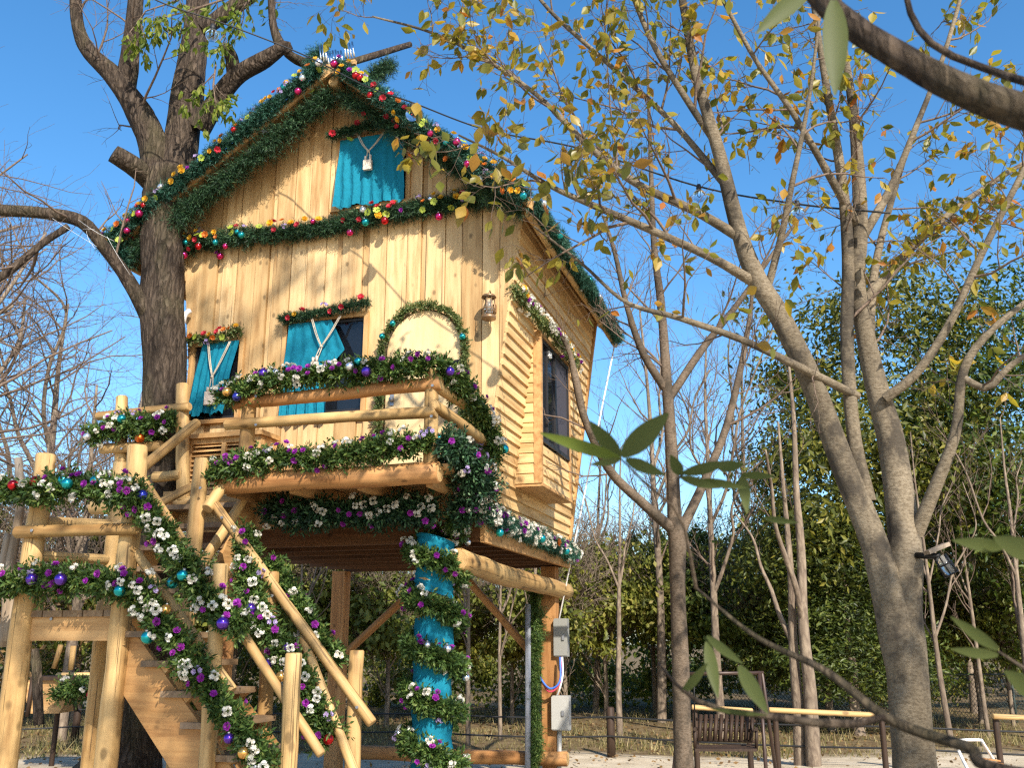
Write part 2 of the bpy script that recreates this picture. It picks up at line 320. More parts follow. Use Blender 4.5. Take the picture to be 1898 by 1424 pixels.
def ground_mat(name):
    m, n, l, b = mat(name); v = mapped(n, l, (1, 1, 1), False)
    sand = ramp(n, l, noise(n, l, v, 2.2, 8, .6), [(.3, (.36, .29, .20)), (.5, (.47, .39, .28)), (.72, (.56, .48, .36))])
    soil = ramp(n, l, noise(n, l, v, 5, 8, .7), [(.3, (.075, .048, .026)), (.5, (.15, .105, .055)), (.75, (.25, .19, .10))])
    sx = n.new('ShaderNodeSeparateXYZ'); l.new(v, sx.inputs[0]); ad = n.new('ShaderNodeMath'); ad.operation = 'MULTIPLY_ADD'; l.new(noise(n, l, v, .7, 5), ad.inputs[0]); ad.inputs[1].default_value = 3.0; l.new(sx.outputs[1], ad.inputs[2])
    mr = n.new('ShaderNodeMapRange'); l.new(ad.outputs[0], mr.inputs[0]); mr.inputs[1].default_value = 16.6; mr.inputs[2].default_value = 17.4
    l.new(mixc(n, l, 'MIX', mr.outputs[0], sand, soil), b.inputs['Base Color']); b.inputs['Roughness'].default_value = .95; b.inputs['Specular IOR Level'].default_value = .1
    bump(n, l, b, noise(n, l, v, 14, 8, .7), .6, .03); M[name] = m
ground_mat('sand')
# ------------------------------------------------------------------ ground
def build_ground():
    ax = np.concatenate([-np.geomspace(160, 16, 14), np.linspace(-15.5, 15.5, 110), np.geomspace(16, 160, 14)])
    ay = np.concatenate([[-60, -30, -12], np.linspace(-8, 30, 130), np.geomspace(31, 400, 18)])
    X, Y = np.meshgrid(ax, ay, indexing='ij')
    g = np.random.default_rng(3); Z = np.zeros_like(X)
    for s in (.5, .9, 1.7, 3.1):
        a, b, c = g.uniform(0, 6.28, 3); Z += .018 / s * np.sin(X*s*1.3 + a + np.sin(Y*s*.7 + c)) * np.cos(Y*s + b)
    Z -= .03; far = np.clip((Y - 24) / 20, 0, 1); Z += far * .3
    n = len(ay); i, j = np.meshgrid(np.arange(len(ax)-1), np.arange(n-1), indexing='ij'); a = (i*n + j).ravel()
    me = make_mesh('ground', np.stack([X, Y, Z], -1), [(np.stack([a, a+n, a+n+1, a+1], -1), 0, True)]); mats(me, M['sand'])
    tag(link('ground', me), kind='structure')
build_ground()

# ------------------------------------------------------------------ polygon helpers
def clip(poly, a, b, c):                  # keep a*x + b*y <= c
    out = []
    for i in range(len(poly)):
        p, q = poly[i], poly[(i+1) % len(poly)]; dp = a*p[0]+b*p[1]-c; dq = a*q[0]+b*q[1]-c
        if dp <= 0: out.append(p)
        if (dp < 0 < dq) or (dq < 0 < dp): t = dp/(dp-dq); out.append((p[0]+t*(q[0]-p[0]), p[1]+t*(q[1]-p[1])))
    return out
def area(p): return abs(sum(p[i][0]*p[(i+1)%len(p)][1]-p[(i+1)%len(p)][0]*p[i][1] for i in range(len(p)))) / 2 if len(p) > 2 else 0
def cut(polys, r):                        # subtract rectangle u0,u1,z0,z1
    u0, u1, z0, z1 = r; out = []
    for p in polys:
        out += [clip(p, 1, 0, u0), clip(p, -1, 0, -u1)]
        m = clip(clip(p, -1, 0, -u0), 1, 0, u1); out += [clip(m, 0, 1, z0), clip(m, 0, -1, -z1)]
    return [p for p in out if area(p) > 1e-5]
def on_v(x, y, v):                        # survey point of the photograph on the house's plane v
    c, s = math.cos(PITCH), math.sin(PITCH); r = np.array([0, c, s])*FPX + np.array([1., 0, 0])*(x-949) - np.array([0, -s, c])*(y-712)
    C = np.array([0, 0, CAM_H]); p = C + r * (np.dot(HO + HV*v - C, HV) / np.dot(r, HV)); return (float(np.dot(p-HO, HU)), v, float(p[2]))

# ------------------------------------------------------------------ tree house
Z0 = 2.69; FL = .139; RU, RZ = -1.55, 7.45; SR, SL = .86, .68; VD = 3.45
def roof_z(u): return RZ - SR*(u-RU) if u > RU else RZ - SL*(RU-u)
ZTR = (RZ - SR*(-FL*Z0 - RU)) / (1 + SR*FL); ZTL = (RZ - SL*(RU + 3.05 - FL*Z0)) / (1 + SL*FL)
house = thing('tree_house', 'tall flared wooden tree house on log posts hung with garlands', 'tree house', (-1.5, 1.7, 0), house=True)
WIN = dict(gable=(-1.60, -.84, 6.04, 6.80), small=(-3.22, -2.67, 3.84, 4.64), large=(-2.12, -1.25, 3.82, 4.80))
wall_f = MB(); out_l = [(-3.05, Z0), (0, Z0), (FL*(ZTR-Z0), ZTR), (RU, RZ), (-3.05-FL*(ZTL-Z0), ZTL)]
for p in (lambda q: cut(cut(cut([q], WIN['gable']), WIN['small']), WIN['large']))(out_l): wall_f.prism([(u, .035, z) for u, z in p], (0, .03, 0))
wf = part('front_wall', wall_f, M['board_z'], house)
g = np.random.default_rng(11); u = -3.62; k = 0
while u < .5:
    w = [.205, .17, .23, .075, .19, .215, .16, .06, .22, .18][k % 10] * g.uniform(.92, 1.1); poly = [(u+.004, 2), (u+w-.004, 2), (u+w-.004, 9), (u+.004, 9)]; k += 1
    poly = clip(clip(poly, 0, -1, -Z0+.02), 1, -FL, -FL*Z0); poly = clip(poly, -1, -FL, 3.05-FL*Z0)
    poly = clip(clip(poly, SR, 1, RZ+SR*RU), -SL, 1, RZ-SL*RU)
    u += w
    if area(poly) < 1e-3: continue
    ps = [poly]
    for r in WIN.values(): ps = cut(ps, r)
    th = .012 if w < .1 else (.032 if k % 2 else .026) + g.uniform(0, .004)
    for p in ps:
        mb = MB(); mb.prism([(a, .035-.001, z) for a, z in p], (0, -th, 0)); o = part('plank', mb, M['plank'], house); o.parent = wf; o.location = (0, 0, 0)
# other walls
def wall_u(z, s): return FL*(z-Z0) if s > 0 else -3.05-FL*(z-Z0)
mb = MB(); mb.prism([(wall_u(Z0,-1), .07, Z0), (wall_u(ZTL,-1), .07, ZTL), (wall_u(ZTL,-1)+.05, .07, ZTL), (wall_u(Z0,-1)+.05, .07, Z0)], (0, VD-.07, 0)); part('left_wall', mb, M['board_v'], house)
mb = MB(); mb.prism([(a, VD-.05, z) for a, z in out_l], (0, .05, 0)); part('back_wall', mb, M['board_z'], house)
mb = MB(); B0, B1, BZ0, BZ1, BU = .90, 2.20, 3.16, 4.74, .335
for v0, v1, z0, z1 in ((.07, B0, Z0, ZTR), (B1, VD, Z0, ZTR), (B0, B1, Z0, BZ0), (B0, B1, BZ1, ZTR)):
    mb.prism([(wall_u(z0,1)-.06, v0, z0), (wall_u(z0,1)-.022, v0, z0), (wall_u(z1,1)-.022, v0, z1), (wall_u(z1,1)-.06, v0, z1)], (0, v1-v0, 0))
ws = part('side_wall', mb, M['board_v'], house)
def lap(v0, v1, z, h):
    b = MB(); zt = min(z+h*1.12, ZTR)
    b.prism([(wall_u(z,1)-.022, v0, z), (wall_u(z,1)+.015, v0, z), (wall_u(zt,1)-.010, v0, zt), (wall_u(zt,1)-.022, v0, zt)], (0, v1-v0, 0)); return b
z = Z0; h = .106
while z < ZTR - .02:
    spans = [(.0, VD-.04)]
    if BZ0-.02 < z < BZ1-.03: spans = [(.0, B0), (B1, VD-.04)]
    for a, b in spans:
        if b - a > 2: m_ = g.uniform(1.2, 2.4); spans2 = [(a, m_-.0015), (m_+.0015, b)]
        else: spans2 = [(a, b)]
        for c0, c1 in spans2:
            o = part('clapboard', lap(c0, c1, z, h), M['clapboard'], house); o.parent = ws; o.location = (0, 0, 0)
    z += h
mb = MB(); mb.prism([(wall_u(Z0,1)-.03, VD-.04, Z0), (wall_u(Z0,1)+.034, VD-.04, Z0), (wall_u(ZTR,1)+.034, VD-.04, ZTR), (wall_u(ZTR,1)-.03, VD-.04, ZTR)], (0, .06, 0)); part('corner_board', mb, M['board_z'], house)
# bay window on the right side
bay = MB(); bay.box((wall_u(BZ0,1)-.03, B0, BZ0-.03), (BU+.03, B1+.02, BZ0)); bay.box((BU-.06, B0-.012, BZ0), (BU+.022, B0+.05, BZ1+.05)); bay.box((BU-.06, B1-.05, BZ0), (BU+.022, B1+.012, BZ1)); bay.box((.2, B0, BZ1-.01), (BU+.03, B1, BZ1+.03))
bo = part('bay_window', bay, M['board_v'], house)
z = BZ0
while z < BZ1 - .06:
    zt = z + h; b = MB()
    b.prism([(wall_u(z,1)-.02, B0+.004, z), (BU-.058, B0+.004, z), (BU-.058, B0+.016, zt*1.0), (wall_u(zt,1)-.02, B0+.016, zt)], (0, .012, 0))
    b.prism([(wall_u(z,1)-.02, B0-.012, z), (BU-.058, B0-.012, z), (BU-.058, B0+.004, z), (wall_u(z,1)-.02, B0+.004, z)], (0, .012, h))
    if wall_u(zt, 1) < BU - .06: o = part('clapboard', b, M['clapboard_u'], house); o.parent = bo; o.location = (0, 0, 0)
    if z < 3.55:
        b = MB(); b.prism([(BU-.03, B0+.05, z), (BU+.012, B0+.05, z), (BU-.004, B0+.05, min(zt, 3.6)), (BU-.03, B0+.05, min(zt, 3.6))], (0, B1-B0-.1, 0)); o = part('clapboard', b, M['clapboard'], house); o.parent = bo; o.location = (0, 0, 0)
    z = zt
b = MB(); z0, z1, v0, v1 = 3.6, BZ1-.02, B0+.05, B1-.05
b.box((BU-.03, v0, z0), (BU+.02, v1, z0+.045)); b.box((BU-.03, v0, z1-.045), (BU+.02, v1, z1)); b.box((BU-.03, v0, z0), (BU+.018, v0+.045, z1)); b.box((BU-.03, v1-.045, z0), (BU+.018, v1, z1)); vm = .5*(v0+v1); b.box((BU-.03, vm-.03, z0), (BU+.016, vm+.03, z1)); b.box((BU-.03, v0+.24, z0), (BU+.012, v0+.27, z1)); b.box((BU-.02, v0+.29, z1-.12), (BU+.024, v0+.33, z1-.06), 1); b.box((BU-.02, v0+.37, z1-.12), (BU+.024, v0+.41, z1-.06), 1)
wo = part('window_frame', b, [M['frame_dark'], M['white_paint']], house); wo.parent = bo; wo.location = (0, 0, 0)
b = MB(); b.box((BU-.012, v0+.04, z0+.04), (BU-.006, vm, z1-.04)); o = part('pane', b, M['glass_pane'], house); o.parent = bo; o.location = (0, 0, 0)
b = MB(); b.box((BU-.005, vm, z0+.04), (BU+.002, v1-.04, z1-.04)); o = part('insect_screen', b, M['screen_mesh'], house); o.parent = bo; o.location = (0, 0, 0)
# front windows
for nm, (u0, u1, z0, z1) in WIN.items():
    b = MB(); t = .05
    b.box((u0-t, -.028, z0-.01), (u0, .07, z1+t)); b.box((u1, -.028, z0-.01), (u1+t, .07, z1+t)); b.box((u0, -.026, z1), (u1, .07, z1+t))
    f = part('window', b, M['board_z'], house)
    b = MB(); b.box((u0-.09, -.055, z0-.055), (u1+.09, .05, z0-.012)); o = part('sill', b, M['board_u'], house); o.parent = f; o.location = (0, 0, 0)
    b = MB(); b.box((u0, .02, z0), (u0+.03, .06, z1)); b.box((u1-.03, .02, z0), (u1, .06, z1)); b.box((u0+.03, .02, z0), (u1-.03, .06, z0+.03)); b.box((u0+.03, .02, z1-.03), (u1-.03, .06, z1)); b.box((.5*(u0+u1)-.02, .018, z0+.03), (.5*(u0+u1)+.02, .058, z1-.03))
    o = part('sash', b, M['frame_dark'], house); o.parent = f; o.location = (0, 0, 0)
    b = MB(); b.box((u0+.03, .036, z0+.03), (u1-.03, .042, z1-.03)); o = part('pane', b, M['glass_pane'], house); o.parent = f; o.location = (0, 0, 0)
# arched door
du0, du1, dz0, dzs = -.97, -.20, 3.07, 4.36; cu = .5*(du0+du1); ra = .5*(du1-du0)
arch = [(du0, dz0), (du1, dz0)] + [(cu+ra*math.cos(t), dzs+ra*1.08*math.sin(t)) for t in np.linspace(0, math.pi, 22)]
b = MB(); b.prism([(a, -.006, z) for a, z in arch], (0, -.046, 0)); door = part('door', b, M['door_panel'], house)
b = MB()
rg = [(cu+(ra+.018)*math.cos(t), dzs+(ra*1.08+.018)*math.sin(t)) for t in np.linspace(0, math.pi, 22)]; ri = [(cu+(ra+.006)*math.cos(t), dzs+(ra*1.08+.006)*math.sin(t)) for t in np.linspace(0, math.pi, 22)]
for i in range(21): b.prism([(rg[i][0], -.004, rg[i][1]), (ri[i][0], -.004, ri[i][1]), (ri[i+1][0], -.004, ri[i+1][1]), (rg[i+1][0], -.004, rg[i+1][1])], (0, -.026, 0))
b.box((du0-.022, -.03, dz0), (du0-.006, -.004, dzs)); b.box((du1+.006, -.03, dz0), (du1+.022, -.004, dzs)); part('door_trim', b, M['joist'], house)
for zh in (3.32, 4.20):
    b = MB(); b.prism([(du1+.02, -.042, zh), (du1+.02, -.042, zh+.045), (du1-.30, -.042, zh+.022)], (0, -.018, 0)); b.tube([(du1+.012, -.05, zh-.02), (du1+.012, -.05, zh+.065)], .012, 8); o = part('hinge', b, M['black_metal'], house); o.parent = door; o.location = (0, 0, 0)
b = MB(); b.box((du0+.05, -.06, 3.83), (du0+.09, -.05, 3.95)); b.sphere((du0+.07, -.075, 3.89), .026); o = part('handle', b, M['grey_metal'], house); o.parent = door; o.location = (0, 0, 0)
# roof
VF, VB = -.40, 3.93
EAV = {1: (.62, roof_z(.62)), -1: (-4.15, roof_z(-4.15))}
for s in (1, -1):
    ue, ze = EAV[s]; nrm = unit(np.array([s*abs(ze-RZ), 0, abs(ue-RU)])); off = nrm * .05
    b = MB(); b.prism([(RU, VF, RZ), (ue, VF, ze), (ue, VB, ze), (RU, VB, RZ)], tuple(off)); rp = part('roof', b, M['roofing'], house)
    m_ = int(np.hypot(ue-RU, ze-RZ) / .21); tl = np.linspace(0, 1, m_+1)      # boards under the roof, side by side
    for i in range(m_):
        a, c = tl[i]+.002, tl[i+1]-.002; pa = (RU+(ue-RU)*a, VF+.02, RZ+(ze-RZ)*a); pc = (RU+(ue-RU)*c, VF+.02, RZ+(ze-RZ)*c)
        b = MB(); b.prism([pa, pc, (pc[0], VB-.02, pc[2]), (pa[0], VB-.02, pa[2])], tuple(-nrm*.022)); o = part('roof_board', b, M['board_v'], house); o.parent = rp; o.location = (0, 0, 0)
    b = MB(); d = np.array([0, 0, -.11]); b.prism([(RU, VF-.03, RZ+.06), (ue+s*.02, VF-.03, ze+.06), tuple(np.array((ue+s*.02, VF-.03, ze+.06))+d), tuple(np.array((RU, VF-.03, RZ+.06))+d)], (0, .03, 0)); part('fascia', b, M['board_u'], house)
    log(house, 'purlin', (ue-s*.05, VF+.05, ze-.05), (ue-s*.05, VB+.14, ze-.05), .035)
log(house, 'ridge_beam', (RU, VF+.02, RZ-.12), (RU, VB, RZ-.12), .06)
# floor, joists, posts
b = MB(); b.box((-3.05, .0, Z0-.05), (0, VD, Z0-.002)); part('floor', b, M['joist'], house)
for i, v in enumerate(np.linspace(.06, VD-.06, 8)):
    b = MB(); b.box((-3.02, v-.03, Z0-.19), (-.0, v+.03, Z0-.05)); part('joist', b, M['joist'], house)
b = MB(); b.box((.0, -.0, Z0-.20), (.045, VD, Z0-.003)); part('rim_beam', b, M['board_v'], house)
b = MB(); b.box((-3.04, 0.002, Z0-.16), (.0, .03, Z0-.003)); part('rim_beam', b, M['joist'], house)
log(house, 'post', (-.33, -.28, -.1), (-.33, -.28, Z0-.19), .155, .15)
log(house, 'post', (-2.62, .05, -.1), (-2.62, .05, Z0-.19), .09, .085, [M['log_red'], M['log_end']])
for uu in (-3.02, -.19):
    b = MB(); b.box((uu-.09, 3.2, -.1), (uu+.09, 3.38, Z0-.19)); part('post', b, M['log_red'], house)
log(house, 'beam', (-.09, -.34, 2.305), (-.09, 3.72, 2.22), .105, .10)
log(house, 'brace', (-2.95, 3.26, 1.42), (-1.62, 3.26, 2.56), .05, .05, [M['log_red'], M['log_end']])
log(house, 'brace', (-.26, 3.26, 1.30), (-1.40, 3.26, 2.52), .052, .05, [M['log_red'], M['log_end']])
log(house, 'sill_log', (-2.7, 3.12, .29), (.05, 3.12, .29), .085, .08, [M['log_red'], M['log_end']])
# teal cloth wound round the front post
def wrap(z0, z1, slant, r, seed):
    gg = np.random.default_rng(seed); n, k = 40, 26; V = []
    for j in range(k):
        f = j/(k-1)
        for i in range(n):
            a = 2*math.pi*i/n; zz = z0+(z1-z0)*f + slant*math.sin(a+seed); rr = r + .009*math.sin(9*f*6+2*a+seed) + .007*math.sin(3*a-14*f) + .004*math.sin(23*f*k*.12-a) + gg.normal(0, .0012); V.append((-.33+rr*math.cos(a), -.28+rr*math.sin(a), zz))
    i = np.arange(n); jn = (i+1) % n; F = np.concatenate([np.stack([q*n+i, q*n+jn, (q+1)*n+jn, (q+1)*n+i], -1) for q in range(k-1)])
    me = make_mesh('cloth', V, [(F, 0, True)]); mats(me, M['teal_cloth']); return me
cw = thing('post_wrap', 'teal cloth wound round the thick front post of the tree house', 'cloth', (-.33, -.28, 0), house=True)
part('cloth', wrap(.0, 1.86, .06, .172, 1), None, cw); part('cloth', wrap(2.0, 2.50, .05, .170, 4), None, cw)

# ------------------------------------------------------------------ balcony
bal = thing('balcony', 'log balcony with railing in front of the arched door', 'balcony', (-1.0, -.5, 2.9), house=True)
for i in range(6):
    v0 = -1.02 + i*.17; b = MB(); b.box((-2.02 if v0 < -.47 else -3.95, v0, 3.0), (.06, v0+.163, 3.045)); part('deck_board', b, M['board_u'], bal)
log(bal, 'deck_beam', (-2.1, -1.06, 2.955), (.0, -1.06, 2.965), .088, .092, [M['log_red'], M['log_end']])
log(bal, 'deck_beam', (-3.95, -.44, 2.9), (-2.0, -.44, 2.9), .07)
b = MB(); b.box((-3.0, -.40, 2.66), (-2.06, -.37, 2.94)); part('skirt_board', b, M['plank'], bal)
b = MB(); b.box((-2.06, -.99, 2.86), (-2.02, -.02, 2.99)); part('deck_joist', b, M['board_v'], bal)
for uu in (-1.4, -.75, -.12): b = MB(); b.box((uu-.03, -.99, 2.86), (uu+.03, -.02, 2.99)); part('deck_joist', b, M['board_v'], bal)
log(bal, 'post', (-1.87, -1.03, 3.0), (-1.87, -1.03, 3.80), .066, .062); log(bal, 'post', (-.095, -1.04, 3.0), (-.095, -1.04, 3.86), .062, .06)
log(bal, 'top_rail', (-2.02, -1.06, 3.70), (.0, -1.06, 3.73), .062, .06, [M['log_red'], M['log_end']])
log(bal, 'middle_rail', (-2.06, -1.09, 3.49), (-.03, -1.09, 3.475), .048, .05)
log(bal, 'middle_rail', (-.045, -1.13, 3.53), (.09, -.02, 3.40), .05, .045)
log(bal, 'top_rail', (-.06, -1.05, 3.72), (.10, -.02, 3.62), .05, .045)
log(bal, 'post', on_v(340, 930, -.45), on_v(338, 712, -.45), .066, .062)
log(bal, 'post', on_v(225, 900, -.45), on_v(226, 735, -.45), .062, .06)
log(bal, 'top_rail', on_v(180, 772, -.5), on_v(352, 754, -.5), .045)
log(bal, 'middle_rail', on_v(188, 833, -.52), on_v(300, 826, -.52), .052, .05)
log(bal, 'middle_rail', on_v(285, 885, -.5), on_v(335, 880, -.5), .055, .05)
# slatted cabinet on the balcony
cab = thing('slatted_cabinet', 'slatted wooden cabinet under the small left window', 'cabinet', (-2.55, -.2, 3.0), house=True)
CU0, CU1, CZ0, CZ1, CV = -2.96, -2.13, 2.99, 3.55, -.36
b = MB(); b.box((CU0, CV, CZ0), (CU0+.05, -.06, CZ1)); b.box((CU1-.05, CV, CZ0), (CU1, -.06, CZ1)); b.box((CU0+.05, CV, CZ1-.05), (CU1-.05, CV+.04, CZ1)); b.box((CU0+.05, CV, CZ0), (CU1-.05, CV+.04, CZ0+.04)); b.box((-2.565, CV-.003, CZ0+.04), (-2.52, CV+.04, CZ1-.05)); b.box((CU0+.05, -.09, CZ0), (CU1-.05, -.06, CZ1), 1); part('frame', b, [M['board_z'], M['interior']], cab)
b = MB(); b.box((CU0-.03, CV-.05, CZ1), (CU1+.03, -.05, CZ1+.045)); part('top', b, M['board_u'], cab)
for a, c in ((CU0+.05, -2.565), (-2.52, CU1-.05)):
    for i in range(10):
        zz = CZ0+.05+i*.0475; b = MB(); b.prism([(a, CV+.005, zz), (a, CV+.013, zz+.008), (a, CV+.045, zz+.036), (a, CV+.037, zz+.03)], (c-a, 0, 0)); part('slat', b, M['board_u'], cab)
nest = thing('nest_box', 'small wooden box with a stepped roof on the wall behind the balcony rail', 'box', (-1.95, -.1, 3.4), house=True)
b = MB(); b.box((-2.0, -.17, 3.22), (-1.86, -.03, 3.40)); part('body', b, M['board_z'], nest)
b = MB(); b.prism([(-2.03, -.2, 3.40), (-1.80, -.2, 3.36), (-1.80, -.2, 3.38), (-2.03, -.2, 3.45)], (0, .18, 0)); part('roof', b, M['board_u'], nest)

# ------------------------------------------------------------------ landing and stairs
VFR, VBK, LZ = -2.05, -1.20, 1.84
land = thing('stair_landing', 'raised log landing with railings at the top of the lower stairs', 'platform', (-2.65, -1.6, 0), house=True)
for i in range(5):
    u0 = -3.12 + i*.19; b = MB(); b.box((u0, VFR-.02, LZ-.05), (u0+.178, VBK+.1, LZ)); part('deck_board', b, M['tread'], land)
b = MB(); b.box((-3.1, VFR, LZ-.23), (-2.27, VFR+.06, LZ-.05)); part('beam', b, M['board_u'], land)
b = MB(); b.box((-3.1, VBK, LZ-.23), (-2.2, VBK+.06, LZ-.05)); part('beam', b, M['board_u'], land)
tA, tB, tP, tK = on_v(85, 842, VFR), on_v(255, 826, VFR), on_v(223, 858, VBK-.05), on_v(375, 850, VBK)
log(land, 'post', (tA[0]-.03, VFR, -.1), tA, .098, .078); log(land, 'post', (tB[0]+.0, VFR, -.1), tB, .09, .078)
log(land, 'post', (tP[0], VBK-.05, -.1), tP, .07, .062); log(land, 'post', (tK[0]-.02, VBK, -.1), tK, .075, .066)
v_ = VFR-.1
log(land, 'middle_rail', on_v(30, 987, v_), on_v(258, 980, v_), .05, .047); log(land, 'top_rail', on_v(-60, 905, v_), on_v(262, 902, v_), .045)
log(land, 'side_rail', (tA[0], VFR+.05, 2.55), (tP[0], VBK-.1, 2.6), .05); log(land, 'side_rail', (tA[0], VFR+.05, 2.28), (tP[0], VBK-.1, 2.30), .045)
log(land, 'side_rail', (tA[0], VFR+.05, 2.88), (tP[0], VBK-.1, 2.9), .045)
for pts_ in (((16, 1190), (22, 1120), (18, 1060), (28, 1000), (38, 930), (34, 850)), ((8, 1200), (14, 1120), (6, 1060), (16, 990))):
    bb_ = MB(); bb_.tube(smooth_path([on_v(x, y, VFR+.3) for x, y in pts_], 16), np.linspace(.05, .034, 16), 9); part('stake', bb_, M['weathered'], land)
st = thing('lower_stairs', 'steep wooden stairs with log handrails descending from the landing', 'stairs', (-1.3, -1.6, 0), house=True)
RUN, RISE, T0U, T0Z = .193, .215, -2.17, 1.68
for v0 in (VFR+.02, VBK-.06):
    b = MB(); b.prism([(-2.2, v0, LZ-.06), (-2.2, v0, 1.28), (-.98, v0, -.05), (-.6, v0, -.05), (-.6, v0, .14), (-.75, v0, .30)], (0, .045, 0)); part('stringer', b, M['stringer'], st)
for i in range(8):
    u0, zz = T0U + i*RUN, T0Z - i*RISE
    b = MB(); b.box((u0, VFR-.03, zz-.045), (u0+.27, VBK+.02, zz)); part('tread', b, M['tread'], st)
    b = MB(); b.prism([(u0+.02, VFR+.026, zz-.046), (u0+.23, VFR+.026, zz-.046), (u0+.02, VFR+.026, zz-.24)], (0, .055, 0)); part('bracket', b, M['board_z'], st)
    b = MB(); b.prism([(u0+.02, VBK-.06, zz-.046), (u0+.23, VBK-.06, zz-.046), (u0+.02, VBK-.06, zz-.24)], (0, .055, 0)); part('bracket', b, M['board_z'], st)
for (x, y, v) in ((410, 1046, VFR-.04), (545, 1211, VFR-.04), (505, 1060, VBK+.04), (662, 1206, VBK+.04)):
    t = on_v(x, y, v); log(st, 'post', (t[0]+.01, v, -.1), t, .064, .058)
log(st, 'handrail', on_v(398, 935, VBK-.02), on_v(690, 1342, VBK-.02), .043, .043)
log(st, 'handrail', on_v(262, 885, VFR+.02), on_v(596, 1400, VFR+.02), .036, .035)
log(st, 'handrail', on_v(250, 1022, VFR+.03), on_v(432, 1281, VFR+.03), .038, .036)
log(st, 'handrail', on_v(560, 1180, VBK+.02), on_v(660, 1440, VBK-.3), .038, .038)
log(st, 'brace', on_v(372, 1050, VBK+.12), on_v(452, 925, VBK+.5), .048, .044)
b = MB(); b.box((-1.70, VFR+.12, -.1), (-1.58, VFR+.24, 1.1)); part('post', b, M['board_z'], st)
up = thing('upper_stairs', 'short flight of steps from the landing up to the balcony', 'stairs', (-2.6, -.8, 1.8), house=True)
for i in range(5):
    zz = LZ + .205*(i+1); v0 = -1.28 + i*.165; b = MB(); b.box((-2.98, v0, zz-.045), (-2.14, v0+.22, zz)); part('tread', b, M['tread'], up)
for uu in (-3.0, -2.16):
    b = MB(); b.prism([(uu, -1.22, LZ-.02), (uu, -1.0, LZ-.02), (uu, -.36, 2.72), (uu, -.36, 3.0), (uu, -.5, 3.0)], (.04, 0, 0)); part('stringer', b, M['board_v'], up)
log(up, 'handrail', (tP[0]+.03, VBK-.1, 2.93), on_v(366, 783, -.5), .05, .047)
log(up, 'handrail', (tP[0]+.03, VBK-.1, 2.58), on_v(372, 893, -.6), .045, .04)
log(up, 'handrail', on_v(384, 944, VBK-.08), on_v(440, 862, VBK+.28), .052, .048)

# bolts where rails meet posts
for t_, x, y, v in ((land, 292, 979, VFR-.15), (land, 60, 984, VFR-.15), (land, 96, 1148, VFR-.005), (land, 216, 1152, VFR-.005), (st, 412, 960, VBK-.075), (st, 505, 1105, VBK-.075), (st, 662, 1312, VBK-.075), (up, 372, 905, VBK-.14), (bal, 475, 788, -1.142), (bal, 800, 772, -1.142), (bal, 475, 735, -1.125), (bal, 802, 715, -1.125), (bal, 226, 832, -.575), (bal, 226, 765, -.55)):
    q_ = on_v(x, y, v); b = MB(); b.tube([(q_[0], v, q_[2]), (q_[0], v-.012, q_[2])], .012, 8); part('bolt', b, M['grey_metal'], t_)
# ------------------------------------------------------------------ garlands
def flower_mesh(name, m, layers, r, cup, heart=None):
    if heart:                                    # a head of several small blossoms
        gq = np.random.default_rng(len(layers)); Vs, Fs = [], []
        for q in range(heart):
            me = flower_mesh(name, m, layers, r*.58, cup); v = np.array([x.co for x in me.vertices]); a = 6.28*q/heart; Rq = np.array(Matrix.Rotation(.75, 3, Vector((-math.sin(a), math.cos(a), 0)))); v = v @ Rq.T + np.array([.52*math.cos(a), .52*math.sin(a), gq.uniform(-.1, .35)])*r
            Fs.append(np.array([x.vertices[:] for x in me.polygons]) + sum(len(x) for x in Vs)); Vs.append(v); bpy.data.meshes.remove(me)
        me = make_mesh(name, np.vstack(Vs), [(np.vstack(Fs), 0, True)]); mats(me, m); return me
    V = []; F = []; G = []
    for li, (n, rr, el) in enumerate(layers):
        for i in range(n):
            a = 2*math.pi*(i + .5*(li % 2))/n; w = 2.1*math.pi/n; o = len(V); R_ = r*rr; z0 = .1*r*li
            def q(f, da, up): return (R_*f*math.cos(a+da), R_*f*math.sin(a+da), z0 + R_*up)
            V += [q(.08, 0, 0), q(.62, -w*.55, el*.45), q(.95, -w*.28, el*.95), q(1.02, w*.28, el*1.02), q(.62, w*.55, el*.45), q(.6, 0, el*.32)]
            F += [(o, o+1, o+5), (o+1, o+2, o+5), (o+2, o+3, o+5), (o+3, o+4, o+5), (o+4, o, o+5)]
    me = make_mesh(name, V, [(F, 0, True)]); mats(me, m); return me
FL_M = {}
for nm in ('white', 'purple', 'lilac', 'yellow', 'orange', 'red', 'lime'):
    lay = {'white': [(5, 1, .35), (4, .7, .95)], 'purple': [(5, 1.05, .35), (4, .8, .8), (3, .5, 1.5)], 'lilac': [(5, 1, .4), (3, .6, .9)], 'yellow': [(6, 1, .5), (5, .7, 1.0), (3, .4, 1.4)], 'orange': [(6, 1, .5), (4, .65, 1.0)], 'red': [(5, 1, .5), (5, .7, 1.0)], 'lime': [(5, 1.1, .2)]}[nm]
    FL_M[nm] = flower_mesh('flower', M['petal_' + nm], lay, 1.0, 0, {'white': 4, 'lilac': 3}.get(nm))
BB_M = {}
for nm in ('teal', 'purple', 'red', 'silver', 'gold', 'pink', 'orange', 'blue'):
    b = MB(); b.sphere((0, 0, 0), 1, 0, 18, 12); b.tube([(0, 0, .93), (0, 0, 1.22)], .26, 8, 1); BB_M[nm] = b.mesh('bauble'); mats(BB_M[nm], [M['bauble_' + nm], M['grey_metal']])
